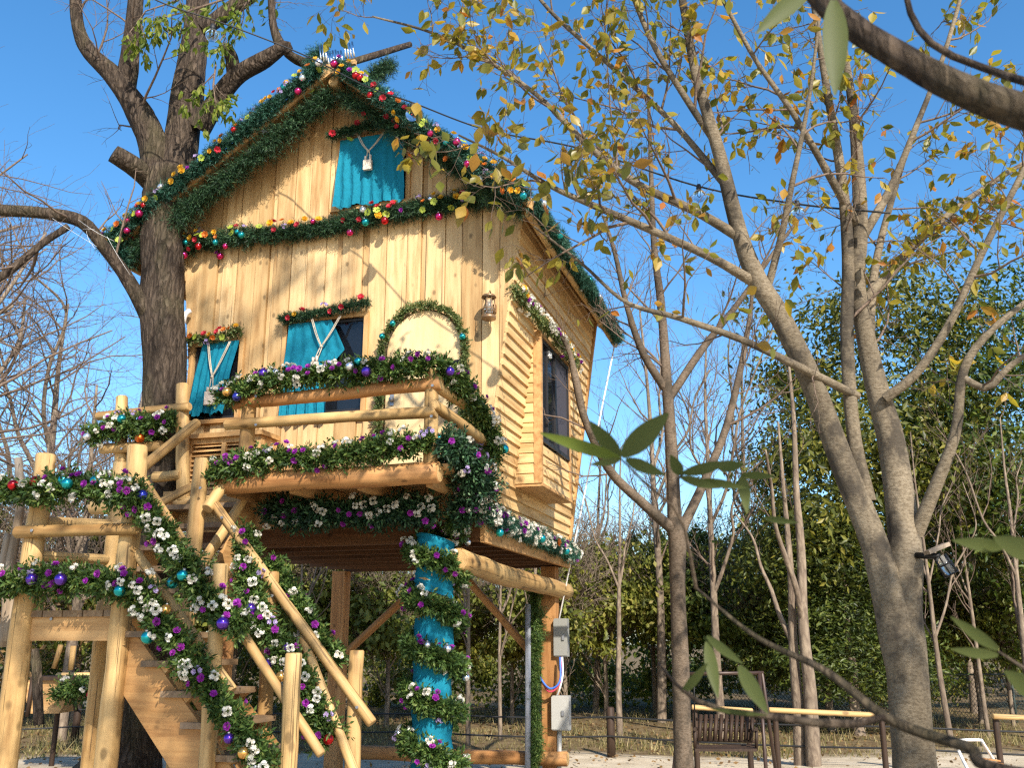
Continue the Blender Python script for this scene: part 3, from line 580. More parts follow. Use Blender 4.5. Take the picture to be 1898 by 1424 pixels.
def sprigs(path, radius, dens, K, nl, w, out, g, droop=.25, leaf=False, spread=.9, taper=True):
    seg = np.linalg.norm(np.diff(path, axis=0), axis=1); L = seg.sum(); n = int(dens * L); cum = np.concatenate([[0], np.cumsum(seg)])
    t = g.uniform(0, L, n); idx = np.clip(np.searchsorted(cum, t) - 1, 0, len(seg)-1); f = ((t - cum[idx]) / seg[idx])[:, None]
    p = path[idx]*(1-f) + path[idx+1]*f; T = unit(path[idx+1] - path[idx])
    D = g.normal(0, 1, (n, 3)) + out*spread; D = unit(D - (D*T).sum(1, keepdims=True)*T*.85)
    S = unit(D + T*g.normal(0, .45, (n, 1)) + np.array([0, 0, -droop]))
    lumps = 1 + .28*np.sin(t*7 + g.uniform(0, 6)) * np.sin(t*2.3)
    ls = radius * g.uniform(.55, 1.25, n) * lumps
    s = (np.arange(K)[None] + g.uniform(0, 1, (n, K))) / K
    base = p[:, None] + S[:, None] * (s*ls[:, None])[..., None]
    Q = g.normal(0, 1, (n, K, 3)); Q = unit(Q - (Q*S[:, None]).sum(-1, keepdims=True)*S[:, None])
    N = unit(S[:, None]*.75 + Q*(.9 if not leaf else .8)); ln = nl*g.uniform(.6, 1.25, (n, K))*(1.1-.35*s); tip = base + N*ln[..., None]
    X = unit(np.cross(N, g.normal(0, 1, (n, K, 3)))) * w
    if leaf:
        mid = base + N*(ln*.5)[..., None]; V = np.stack([base, mid - X, tip, mid + X], 2).reshape(-1, 3); F = np.arange(len(V)).reshape(-1, 4)
    else:
        V = np.stack([base - X*.6, base + X*.6, tip], 2).reshape(-1, 3); F = np.arange(len(V)).reshape(-1, 3)
    return V, F, L
GN = [0]
def garland(label, pts, radius, mat_, out=(0, -1, .2), flowers=None, baubles=None, fr=.045, br=.04, dens=330, K=15, nl=.055, w=.0035, leaf=False, world=False, droop=.25, group=None, nflow=8, nbaub=4, m=40, name='garland'):
    GN[0] += 1; g = np.random.default_rng(100 + GN[0]); out = np.array(out, float); ow = HU*out[0] + HV*out[1] + np.array([0, 0, out[2]])
    p = np.array([q if world else W(*q) for q in pts]); radius = radius*(1.3 if world else 1.12); nbaub = nbaub*.42; nflow = nflow*(1.35 if mat_ == 'cypress' else .85); path = smooth_path(p, m) if len(p) > 2 else smooth_path(p, max(8, m//3))
    base = path[0].copy(); t = thing(name, label, 'garland', base, group)
    V, F, L = sprigs(path, radius, dens, K, nl, w, ow, g, droop, leaf)
    me = make_mesh('greenery', V - base, [(F, 0, False)]); mats(me, M[mat_]); o = link('greenery', me); o.parent = t; o['kind'] = 'stuff'
    b = MB(); b.tube(path[::2] - base, .012, 5, 0, False); o = link('wire', b.mesh('wire')); mats(o.data, M[mat_]); o.parent = t
    last = []
    def put(kind, me, size, n, flat):
        for _ in range(n):
            for tr in range(8):
                i = g.integers(0, len(path)-1); f = g.uniform(); c = path[i]*(1-f) + path[i+1]*f; T = unit(path[i+1]-path[i])
                D = unit(ow + g.normal(0, .55, 3)); D = unit(D - T*np.dot(D, T)*.8); q = c + D*radius*g.uniform(.9, 1.15) + np.array([0, 0, -.04 if kind == 'bauble' else .0])
                if all(np.linalg.norm(q-x) > .055 for x in last): break
            last.append(q); o = link(kind, me); o.parent = t; o.location = q - base; s = size*g.uniform(.82, 1.15); o.scale = (s, s, s*(1 if not flat else g.uniform(.8, 1.1)))
            if flat: o.rotation_mode = 'QUATERNION'; o.rotation_quaternion = Vector(D + g.normal(0, .25, 3)).to_track_quat('Z', 'Y') @ Matrix.Rotation(g.uniform(0, 6.28), 3, 'Z').to_quaternion()
            else: o.rotation_euler = (g.uniform(-.4, .4), g.uniform(-.4, .4), g.uniform(0, 6))
    for pal, kind, n, size in ((flowers, 'flower', nflow, fr), (baubles, 'bauble', nbaub, br)):
        if not pal: continue
        tot = max(1, round(n * L)); ks = list(pal); ws = np.array([pal[k_] for k_ in ks], float); pick = g.choice(len(ks), tot, p=ws/ws.sum())
        for q_ in pick: put(kind, (FL_M if kind == 'flower' else BB_M)[ks[q_]], size*(.78 if ks[q_] == 'purple' and kind == 'flower' else 1), 1, kind == 'flower')
    return t
GAY = dict(yellow=4, orange=2, red=3, lilac=2, lime=4, purple=1); M['cypress_dark'] = M['cypress']; GAYB = dict(teal=5, silver=2, pink=3, red=2)
LOW = dict(white=7, purple=6, lilac=.6); LOWB = dict(purple=5, teal=4, red=2, orange=1, gold=1, blue=1, silver=1)
def rk(u, dz=0, v=-.47): return (u, v, roof_z(u) + dz)
kw = dict(radius=.10, dens=950, w=.0052, nl=.06, mat_='fir_teal', flowers=GAY, baubles=GAYB, fr=.036, br=.038, nflow=20, nbaub=10)
garland('fir garland with bright flowers and baubles along the left slope of the gable', [rk(-1.62, .06), rk(-2.3, .05), rk(-3.1, .05), rk(-4.1, .03)], out=(0, -1, .5), **kw)
garland('fir garland with bright flowers and baubles along the right slope of the gable', [rk(-1.46, .06), rk(-.8, .04), rk(0, .03), rk(.58, .02)], out=(0, -1, .5), **kw)
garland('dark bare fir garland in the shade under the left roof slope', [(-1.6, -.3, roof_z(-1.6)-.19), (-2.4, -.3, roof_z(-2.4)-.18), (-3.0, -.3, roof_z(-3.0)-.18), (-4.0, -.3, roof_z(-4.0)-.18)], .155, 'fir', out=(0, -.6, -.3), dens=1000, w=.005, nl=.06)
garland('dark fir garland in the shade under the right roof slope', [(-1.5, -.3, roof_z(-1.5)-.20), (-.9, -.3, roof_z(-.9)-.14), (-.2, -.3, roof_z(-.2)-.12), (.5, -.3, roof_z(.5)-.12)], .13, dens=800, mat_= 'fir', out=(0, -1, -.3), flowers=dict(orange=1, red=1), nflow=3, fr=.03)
kw = dict(kw); kw.update(radius=.115, mat_='fir', nflow=20, nbaub=10, fr=.036, br=.036)
garland('long fir garland with red, yellow and teal ornaments straight across the front wall', [(-3.46, -.06, 5.80), (-2.9, -.06, 5.83), (-1.9, -.06, 5.80), (-1, -.06, 5.86), (-.1, -.06, 5.90), (.42, -.06, 5.97)], out=(0, -1, .15), **kw)
ue, ze = EAV[1]
garland('teal green fir garland with pearl baubles along the right eave', [(ue+.02, VF, ze+.02), (ue+.03, .7, ze+.0), (ue+.03, 2, ze-.01), (ue+.02, 3.85, ze-.03)], .085, 'fir_teal', out=(.9, -.4, .2), baubles=dict(silver=3, teal=2), nbaub=5, br=.04, dens=900, w=.005)
garland('tufts of green tinsel fir standing on the roof ridge', [(RU-.30, -.3, RZ+.12), (RU-.26, -.25, RZ+.28), (RU-.30, -.2, RZ+.38)], .12, 'fir_teal', out=(0, -.2, .6), dens=900, w=.005)
garland('dark fir tuft behind the silver rods on the roof ridge', [(RU+.16, .1, RZ+.1), (RU+.3, .2, RZ+.3), (RU+.36, .3, RZ+.42)], .11, 'fir', out=(0, -.2, .6), dens=800, w=.005)
garland('fir garland cluster with teal bauble at the far left eave end', [(-4.15, -.42, 5.82), (-3.98, -.42, 5.7), (-3.9, -.40, 5.5)], .15, 'fir_teal', dens=900, w=.005, out=(-.3, -1, 0), flowers=GAY, baubles=GAYB, nflow=14, nbaub=8, fr=.035, br=.045)
# above the windows, round the door, over the bay
kw = dict(radius=.065, mat_='arch_green', fr=.036, nl=.04, w=.006, leaf=True, K=10, flowers=GAY)
garland('flowered garland over the small left window', [(-3.27, -.07, 4.70), (-2.95, -.08, 4.70), (-2.62, -.07, 4.75)], nflow=24, **kw)
garland('flowered fir garland over the large middle window', [(-2.18, -.07, 4.83), (-1.8, -.08, 4.85), (-1.5, -.08, 4.88), (-1.18, -.07, 4.93)], nflow=9, **{**kw, 'mat_': 'fir', 'leaf': False, 'w': .005, 'K': 15, 'dens': 700})
garland('dark fir garland with red flowers over the gable window', [(-1.70, -.12, 6.84), (-1.2, -.13, 6.88), (-.76, -.12, 6.86)], nflow=9, **{**kw, 'mat_': 'fir', 'leaf': False, 'w': .005, 'K': 15, 'dens': 700, 'flowers': dict(red=3, orange=2, lime=1)})
ar = [(cu+(ra+.055)*math.cos(t), -.06, dzs+(ra*1.08+.055)*math.sin(t)) for t in np.linspace(0, math.pi, 9)]
ga = garland('light green garland with teal baubles arching round the door', [(du1+.08, -.06, 3.1), (du1+.07, -.06, 3.7)] + ar + [(du0-.06, -.06, 3.8), (du0-.05, -.06, 3.1)], .05, 'arch_green', nl=.035, w=.006, leaf=True, K=10, dens=300, baubles=dict(teal=1), nbaub=2.2, br=.034, m=70)
garland('white, yellow and purple flower garland sloping over the bay window', [(.32, -.02, 4.92), (.36, .5, 4.86), (.40, 1.3, 4.82), (.40, 2.3, 4.78)], .085, 'arch_green', out=(1, -.5, .2), nl=.04, w=.006, leaf=True, K=11, dens=280, flowers=dict(white=6, yellow=2, purple=3), nflow=26, fr=.036)
# balcony
kw = dict(mat_='cypress', leaf=True, w=.009, nl=.065, K=12, dens=400, flowers=LOW, fr=.036, br=.041)
garland('white and purple flower garland along the top rail of the balcony', [(-2.1, -1.1, 3.74), (-1.6, -1.1, 3.84), (-1, -1.1, 3.86), (-.4, -1.1, 3.86), (-.06, -1.1, 3.88)], .12, baubles=LOWB, nflow=14, nbaub=8, out=(0, -1, .7), **kw)
garland('flower garland falling from the balcony corner post towards the door side', [(-.04, -1.06, 3.90), (.03, -.75, 3.78), (.08, -.4, 3.66), (.12, -.08, 3.45), (.12, -.06, 3.25)], .11, baubles=LOWB, nflow=9, nbaub=4, out=(.7, -.7, .4), **kw)
garland('white and purple flower garland along the front edge of the balcony floor', [(-2.12, -1.12, 3.04), (-1.6, -1.12, 3.13), (-1, -1.12, 3.12), (-.5, -1.12, 3.17), (-.05, -1.12, 3.2)], .12, nflow=14, out=(0, -1, .6), **kw)
garland('cascade of white flowers and teal baubles at the right corner of the balcony', [(.02, -1.1, 3.24), (.1, -.8, 3.1), (.12, -.5, 2.95), (.06, -.35, 2.8), (-.1, -.42, 2.7)], .17, baubles=dict(teal=3, silver=1, purple=1), nflow=26, nbaub=5, out=(.5, -1, .3), **{**kw, 'dens': 800, 'mat_': 'fir'})
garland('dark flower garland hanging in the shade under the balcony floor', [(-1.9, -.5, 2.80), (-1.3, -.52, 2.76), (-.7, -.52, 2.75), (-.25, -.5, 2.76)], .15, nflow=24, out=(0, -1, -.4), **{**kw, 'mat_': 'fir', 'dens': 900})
garland('dense white flower garland along the bottom edge of the side wall', [(.03, -.2, 2.78), (.06, .3, 2.72), (.06, 1.5, 2.70), (.06, 3.5, 2.66)], .11, out=(1, -.6, .2), **{**kw, 'mat_': 'fir_teal', 'leaf': False, 'w': .005, 'K': 14, 'dens': 700, 'flowers': dict(white=8, purple=2, orange=1)}, nflow=30, baubles=dict(teal=1), nbaub=2)
# round the front post
sp = [(-.33+.21*math.cos(t), -.28+.21*math.sin(t), 2.62 - t/(2*math.pi)*.40) for t in np.linspace(-.6, 6.25*2*math.pi, 80)]
garland('flower garland wound in a spiral round the teal front post', sp, .10, nflow=12, nbaub=1.6, baubles=dict(silver=3, teal=1), out=(0, -.4, .2), m=170, **{**kw, 'dens': 380, 'fr': .036, 'br': .035})
garland('plain green fir garland hanging beside the rear right post', [(-.33, 3.05, 2.35), (-.30, 3.05, 1.7), (-.34, 3.05, 1.0), (-.32, 3.05, .4), (-.42, 3.05, .1)], .12, 'cypress_dark', dens=700, K=15, nl=.06, w=.006, out=(.1, -.8, -.3), droop=1.0)
# landing and stairs
kw.update(fr=.037, br=.044, dens=460)
garland('flower garland along the rail between the balcony posts left of the big tree', [(-3.95, -.55, 3.60), (-3.6, -.55, 3.68), (-3.2, -.55, 3.66), (-2.98, -.55, 3.72)], .13, baubles=LOWB, nflow=15, nbaub=8, out=(0, -1, .4), **kw)
garland('flower garland along the top rail of the stair landing', [on_v(-70, 900, VFR-.16), on_v(30, 915, VFR-.16), on_v(130, 905, VFR-.16), on_v(200, 908, VFR-.16), on_v(262, 930, VFR-.16)], .125, baubles=LOWB, nflow=14, nbaub=7, out=(0, -1, .5), **kw)
garland('flower garland along the floor edge of the stair landing', [on_v(-70, 1095, VFR-.14), on_v(20, 1085, VFR-.14), on_v(120, 1075, VFR-.14), on_v(220, 1085, VFR-.14), on_v(280, 1100, VFR-.14)], .125, baubles=LOWB, nflow=14, nbaub=7, out=(0, -1, .5), **kw)
garland('flower garland down the near handrail of the lower stairs', [on_v(258, 925, VFR-.1), on_v(305, 990, VFR-.1), on_v(350, 1060, VFR-.1), on_v(400, 1130, VFR-.1), on_v(455, 1160, VFR-.1)], .12, baubles=LOWB, nflow=15, nbaub=7, out=(0, -1, .4), **kw)
garland('flower garland down the near edge of the lower steps', [on_v(268, 1115, VFR-.12), on_v(315, 1175, VFR-.12), on_v(370, 1250, VFR-.12), on_v(430, 1330, VFR-.12), on_v(500, 1420, VFR-.12)], .115, baubles=LOWB, nflow=14, nbaub=7, out=(0, -1, .4), **kw)
garland('flower garland down the far handrail of the lower stairs', [on_v(455, 985, VBK+.1), on_v(465, 1060, VBK), on_v(480, 1130, VBK-.1), on_v(520, 1200, VBK-.15), on_v(560, 1260, VBK-.2), on_v(610, 1370, VBK-.2)], .125, baubles=LOWB, nflow=15, nbaub=7, out=(0, -1, .4), **kw)
garland('flower garland behind the long log handrail of the lower stairs', [on_v(500, 1040, VBK+.15), on_v(545, 1120, VBK+.15), on_v(590, 1180, VBK+.15), on_v(630, 1230, VBK+.15)], .10, nflow=9, out=(.3, -.7, .3), **kw)

# ------------------------------------------------------------------ curtains
def curtain(label, lft, rgt, z0, z1, v, folds, hem, seed, ties):
    """lft, rgt: functions of f (0 top .. 1 bottom) giving the side edges"""
    g = np.random.default_rng(seed); n, k = 46, 40; V = []
    for j in range(k):
        f = j/(k-1); a, b = lft(f), rgt(f)
        for i in range(n):
            s = i/(n-1); amp = .004 + .016*f; z = z1+(z0-z1)*f + (.018*math.sin(s*17+seed) + .012*math.sin(s*41))*f*f*hem
            V.append((a+(b-a)*s + .004*math.sin(f*9+s*7), v - .012 - amp*(1+math.sin(s*folds*6.28+.8*math.sin(f*5)+seed)) - (.012*math.sin(s*folds*15+f*3) if f > .86 else 0)*hem - .03*math.sin(f*3.14)*.4, z))
    i, j = np.meshgrid(np.arange(n-1), np.arange(k-1)); q = (j*n+i).ravel()
    t = thing('curtain', label, 'curtain', (lft(1), v, z0), house=True, group=None)
    me = make_mesh('cloth', V, [(np.stack([q, q+1, q+n+1, q+n], -1), 0, True)]); me2 = me; o = part('cloth', me2, M['teal_cloth'], t)
    (ua, ub, zt), (uk, zk), (ut, zt2, w, h) = ties; b = MB(); vv = v-.075
    for x0 in (ua, ub):
        for d in (-.008, .008): b.tube(smooth_path([(x0+d, vv+.02, zt), ((x0+uk)/2+d, vv, (zt+zk)/2-.02), (uk+d*.5, vv-.01, zk)], 8), .0055, 6)
    b.sphere((uk, vv-.01, zk), .018); b.tube([(uk-.01, vv-.01, zk), (ut-.022, vv-.012, zt2)], .0055, 6); b.tube([(uk+.01, vv-.01, zk), (ut+.02, vv-.012, zt2+.015)], .0055, 6); part('rope', b, M['rope'], t)
    b = MB(); b.box((ut-w/2, vv-.035, zt2-h), (ut+w/2, vv+.0, zt2)); b.tube([(ut-w*.3, vv-.017, zt2), (ut-w*.3, vv-.017, zt2+.05)], .014, 8); b.tube([(ut+w*.3, vv-.017, zt2), (ut+w*.3, vv-.017, zt2+.06)], .014, 8); part('tassel', b, M['tassel'], t)
    return t
curtain('teal curtain with rope tie in the gable window', lambda f: -1.59-.04*f*f, lambda f: -.84+.03*f*f, 6.0, 6.80, -.06, 7, 1.0, 2, ((-1.36, -1.06, 6.80), (-1.22, 6.58), (-1.22, 6.47, .09, .11)))
curtain('slanting teal curtain with rope tie in the small left window', lambda f: -3.10-.10*f-.04*f*f, lambda f: -2.66-.14*f, 3.88, 4.66, -.04, 6, 1.2, 5, ((-3.0, -2.74, 4.64), (-2.90, 4.26), (-2.90, 4.10, .12, .14)))
curtain('torn teal curtain drawn half across the large middle window', lambda f: -2.08-.04*f, lambda f: -1.60+.55*f if f < .33 else (-1.42-.9*(f-.33) if f < .55 else -1.62+.06*(f-.55)), 3.76, 4.78, -.04, 5, 1.0, 8, ((-1.80, -1.48, 4.80), (-1.66, 4.48), (-1.72, 4.32, .07, .16)))

# ------------------------------------------------------------------ lantern, boxes, pipes, cords
la = thing('wall_lantern', 'small black wire lantern on the front wall right of the door', 'lantern', (.11, -.02, 4.74), house=True)
b = MB(); b.box((.07, -.035, 4.70), (.15, .004, 4.78)); b.tube([(.11, -.03, 4.86), (.11, -.09, 4.90), (.11, -.12, 4.86)], .008, 6); part('bracket', b, M['brass'], la)
b = MB(); c_ = (.11, -.12)
for a in np.linspace(0, 6.28, 9)[:-1]: b.tube([(c_[0]+.062*math.cos(a), c_[1]+.062*math.sin(a), 4.62), (c_[0]+.058*math.cos(a), c_[1]+.058*math.sin(a), 4.82)], .004, 5)
for zz, r_ in ((4.625, .066), (4.70, .064), (4.815, .062)): b.tube([(c_[0]+r_*math.cos(a), c_[1]+r_*math.sin(a), zz) for a in np.linspace(0, 6.28, 17)], .004, 5, 0, False)
b.tube([(c_[0], c_[1], 4.60), (c_[0], c_[1], 4.635)], .07, 14); part('cage', b, M['brass'], la)
b = MB(); b.tube([(c_[0], c_[1], 4.82), (c_[0], c_[1], 4.845), (c_[0], c_[1], 4.86)], [.075, .06, .02], 14); part('cap', b, M['brass'], la)
b = MB(); b.tube([(c_[0], c_[1], 4.64), (c_[0], c_[1], 4.81)], .038, 12); part('glass', b, M['lamp_glass'], la)
def ebox(label, a, bb, m_, lid):
    t = thing('junction_box', label, 'electrical box', a, house=True); b = MB(); b.box(a, bb); part('body', b, m_, t)
    b = MB(); b.box((a[0]-.008, a[1]-.012, a[2]+.012), (bb[0]+.008, a[1], bb[2]-.012)); part('lid', b, m_, t)
    b = MB(); b.box(((a[0]+bb[0])/2+.02, a[1]-.03, (a[2]+bb[2])/2-.03), ((a[0]+bb[0])/2+.05, a[1]-.012, (a[2]+bb[2])/2+.03)); part('latch', b, M['grey_metal'], t)
    for z_ in (bb[2]-.12, a[2]+.06): b = MB(); b.box((bb[0]+.008, a[1]-.01, z_), (bb[0]+.02, a[1]+.02, z_+.06)); part('hinge', b, M['grey_metal'], t)
p0 = on_v(1028, 1218, 3.15); p1 = on_v(1050, 1147, 3.15); ebox('tall grey electrical box on the rear right post', (p0[0], 3.15, p0[2]), (p1[0], 3.28, p1[2]), M['box_grey'], 1)
p0 = on_v(1024, 1355, 3.12); p1 = on_v(1053, 1291, 3.12); ebox('pale square electrical box low on the rear right post', (p0[0], 3.12, p0[2]), (p1[0], 3.26, p1[2]), M['box_white'], 1)
def tubething(name, label, cat, pts, r, m_, partname=None, n=10):
    p = np.array(pts); me = MB(); me.tube(p - p[0], r, n); o = link(name, me.mesh(name)); mats(o.data, M[m_]); o.location = p[0]; tag(o, label, cat); return o
hw = lambda x, y, v: W(*on_v(x, y, v))
tubething('conduit_pipe', 'grey plastic conduit pipe standing before the rear right post', 'pipe', [hw(978, 1500, 2.95), hw(979, 1120, 2.95)], .034, 'conduit')
tubething('conduit_pipe', 'pale conduit pipe below the low electrical box', 'pipe', [hw(1036, 1440, 3.2), hw(1037, 1356, 3.2)], .028, 'box_white')
tubething('power_cable', 'red cable looping between the two electrical boxes', 'cable', smooth_path([hw(1040, 1219, 3.12), hw(1042, 1255, 3.08), hw(1030, 1278, 3.06), hw(1016, 1282, 3.06), hw(1004, 1262, 3.08)], 16), .012, 'cable_red', n=7)
tubething('power_cable', 'blue cable looping below the tall electrical box', 'cable', smooth_path([hw(1038, 1219, 3.1), hw(1038, 1262, 3.05), hw(1024, 1277, 3.04), hw(1012, 1272, 3.04), hw(1000, 1255, 3.08)], 16), .012, 'cable_blue', n=7)
tubething('power_cable', 'white cable dropping into the pale electrical box', 'cable', smooth_path([hw(1042, 1219, 3.12), hw(1043, 1250, 3.08), hw(1038, 1275, 3.08), hw(1032, 1291, 3.14)], 14), .012, 'white_cord', n=7)
tubething('stay_cord', 'straight white cord from the right eave down to the electrical box', 'cord', [W(.60, 3.9, 5.53), hw(1036, 1150, 3.3)], .011, 'white_cord', n=6)
tubething('rope_end', 'knotted white rope hanging beside the big tree trunk', 'rope', smooth_path([W(-3.36, -.06, 4.25), W(-3.37, -.10, 4.6), W(-3.33, -.10, 4.95), W(-3.29, -.06, 5.05)], 10), .03, 'white_cord', n=8)
o = thing('ridge_ornament', 'bunch of silver rods standing on the roof ridge', 'ornament', (RU, -.3, RZ+.05), house=True)
g = np.random.default_rng(5)
for i in range(13):
    uu = RU-.18+i*.032; hh = g.uniform(.16, .22); zb = RZ+.08+(.06 if i < 3 or i > 8 else 0); b = MB(); b.tube([(uu+.02, -.36, zb), (uu-.015, -.36, zb+hh)], .0105, 8); part('rod', b, M['chrome'], o)
b = MB(); b.box((RU-.2, -.37, RZ+.05), (RU+.24, -.33, RZ+.10)); part('bar', b, M['board_u'], o)
# ------------------------------------------------------------------ trees
def limb_px(pts):
    """pts: (x, y, Y, radius in photograph pixels) -> points, radii"""
    p = np.array([P(x, y, Y) for x, y, Y, r in pts]); r = np.array([r * Y / 1862 * 1.03 for x, y, Y, r in pts]); return p, r
def trunk_mesh(p, r, n=20, m=None, rough=.07, seed=0, flare=0):
    g = np.random.default_rng(seed); L = np.linalg.norm(np.diff(p, axis=0), axis=1).sum(); m = m or max(8, int(L / .09))
    q = smooth_path(np.column_stack([p, r]), m); pts, rad = q[:, :3], np.maximum(q[:, 3], .002)
    V, F = tubes(pts[None], rad[None], n); V = V.reshape(m, n, 3); c = pts[:, None]
    a = np.arange(n)*2*math.pi/n; z = np.linspace(0, L, m)[:, None]; nz = np.zeros((m, n))
    for _ in range(7):
        k, fz, ph = g.integers(1, 6), g.uniform(.5, 7), g.uniform(0, 6.28, 2); nz += np.sin(k*a + fz*z + ph[0]) * np.cos(fz*.6*z + ph[1]) / math.sqrt(k)
    V = c + (V - c) * (1 + rough*nz[..., None]*.6 + g.normal(0, rough*.18, (m, n, 1)))
    V = V.reshape(-1, 3); e = np.arange(n); V = np.vstack([V, pts[-1]]); T = np.stack([(m-1)*n+e, (m-1)*n+(e+1) % n, np.full(n, m*n)], -1)
    return make_mesh('trunk', V, [(F, 0, True), (T, 0, True)])
def grow(p, r, g, levels, tips, out, lvl=0, n0=9, l0=1.2, up=.25, start=.2, spread=1.0, bias=None, rmin=.0016, curl=.16):
    """side branches on a limb; collects (points, radii) by level and twig samples in tips"""
    L = np.linalg.norm(np.diff(p, axis=0), axis=1); cum = np.concatenate([[0], np.cumsum(L)]); tot = cum[-1]
    n = max(1, int(round(n0 * g.uniform(.8, 1.2))))
    for i in range(n):
        f = start + (1-start) * (i + g.uniform(0, 1)) / n; d = f*tot; k = min(max(np.searchsorted(cum, d)-1, 0), len(L)-1); w = (d-cum[k])/max(L[k], 1e-6)
        c = p[k]*(1-w)+p[k+1]*w; rr = r[k]*(1-w)+r[k+1]*w; T = unit(p[k+1]-p[k])
        D = g.normal(0, 1, 3); D = unit(D - T*np.dot(D, T)); dr = unit(T*g.uniform(.35, .9) + D*spread + np.array([0, 0, up]) + (bias if bias is not None else 0))
        ln = l0 * g.uniform(.5, 1.15) * (1.15 - .6*f); kk = 6 if lvl == 0 else (5 if lvl == 1 else 4); pts = [c]; dd = dr
        for s in range(kk-1): dd = unit(dd + g.normal(0, curl, 3) + np.array([0, 0, up*.18])); pts.append(pts[-1] + dd*ln/(kk-1))
        pts = np.array(pts); r0 = min(rr*.62, max(ln*.014, rmin*1.6)); rad = np.linspace(r0, max(rmin, r0*.3), kk)
        out.setdefault((kk, lvl), []).append((pts, rad))
        if lvl + 1 < levels: grow(pts, rad, g, levels, tips, out, lvl+1, max(3, n0*.62), l0*.5, up, .15, spread, bias, rmin, curl)
        else: tips.append(pts)
def twig_mesh(out, base, name='twigs'):
    Vs, Fs, o = [], [], 0
    for (k, lvl), lst in out.items():
        V, F = tubes(np.array([a for a, _ in lst]), np.array([b for _, b in lst]), 6 if lvl == 0 else (4 if lvl == 1 else 3)); Vs.append(V); Fs.append(F + o); o += len(V)
    return make_mesh(name, np.vstack(Vs) - base, [(np.vstack(Fs), 0, True)])
LEAFV = np.array([(0, 0, 0), (.22, .30, .05), (.30, .55, .04), (.16, .85, 0), (0, 1.08, -.06), (-.16, .85, 0), (-.30, .55, .04), (-.22, .30, .05), (0, .5, -.03)], float)
LEAFF = np.array([(0, 1, 8), (1, 2, 8), (2, 3, 8), (3, 4, 8), (4, 5, 8), (5, 6, 8), (6, 7, 8), (7, 0, 8)])
def frames(Y_, g):
    """rotation matrices with local +Y along Y_"""
    Z_ = unit(np.cross(Y_, g.normal(0, 1, Y_.shape))); X_ = np.cross(Y_, Z_); return np.stack([X_, Y_, Z_], -1)
def leaf_spots(tips, g, per, hang=.9):
    pos, d = [], []
    for t in tips:
        for _ in range(g.poisson(per)):
            f = g.uniform(.25, 1) * (len(t)-1); k = min(int(f), len(t)-2); c = t[k] + (t[k+1]-t[k])*(f-k); pos.append(c); d.append(unit(unit(t[k+1]-t[k])*.5 + g.normal(0, .6, 3) + np.array([0, 0, -hang])))
    return np.array(pos), np.array(d)
def leaf_mesh(pos, d, size, g, base, wide=.9, fine=True):
    """all leaves in one mesh"""
    n = len(pos); Rm = frames(d, g); s = size * g.uniform(.6, 1.25, n)
    if fine: LV, LF = LEAFV * np.array([wide, 1, 1]), LEAFF
    else: LV, LF = np.array([(0, 0, 0), (.33*wide, .5, .06), (0, 1, 0), (-.33*wide, .5, .06)]), np.array([(0, 1, 2, 3)])
    V = pos[:, None] - base + np.einsum('nij,kj->nki', Rm, LV) * s[:, None, None]
    F = (LF[None] + (np.arange(n)*len(LV))[:, None, None]).reshape(-1, LF.shape[1]); return make_mesh('leaves', V.reshape(-1, 3), [(F, 0, True)])
LEAF_ONE = []
for k_, (wd_, bend) in enumerate(((.95, .0), (1.1, .18), (.8, -.15), (1.0, .3))):
    V = LEAFV * np.array([wd_, 1, 1]); V[:, 2] += bend * V[:, 1]**2 * .6; me = make_mesh('leaf', V, [(LEAFF, 0, True)]); mats(me, M['leaf_single']); LEAF_ONE.append(me)
def tree_parts(t, limbs, bark_, g, twigs=None, seed=0, n=16, rough=.06, names=None):
    base = np.array(t['_b'])
    for i, (p, r) in enumerate(limbs):
        me = trunk_mesh(p - base, r, n if i == 0 else max(8, n-6), seed=seed+i, rough=rough); mats(me, M[bark_]); o = link('trunk' if i == 0 else 'limb', me); o.parent = t
    if twigs: me = twig_mesh(twigs, base); mats(me, M['twig']); o = link('twigs', me); o.parent = t; o['kind'] = 'stuff'

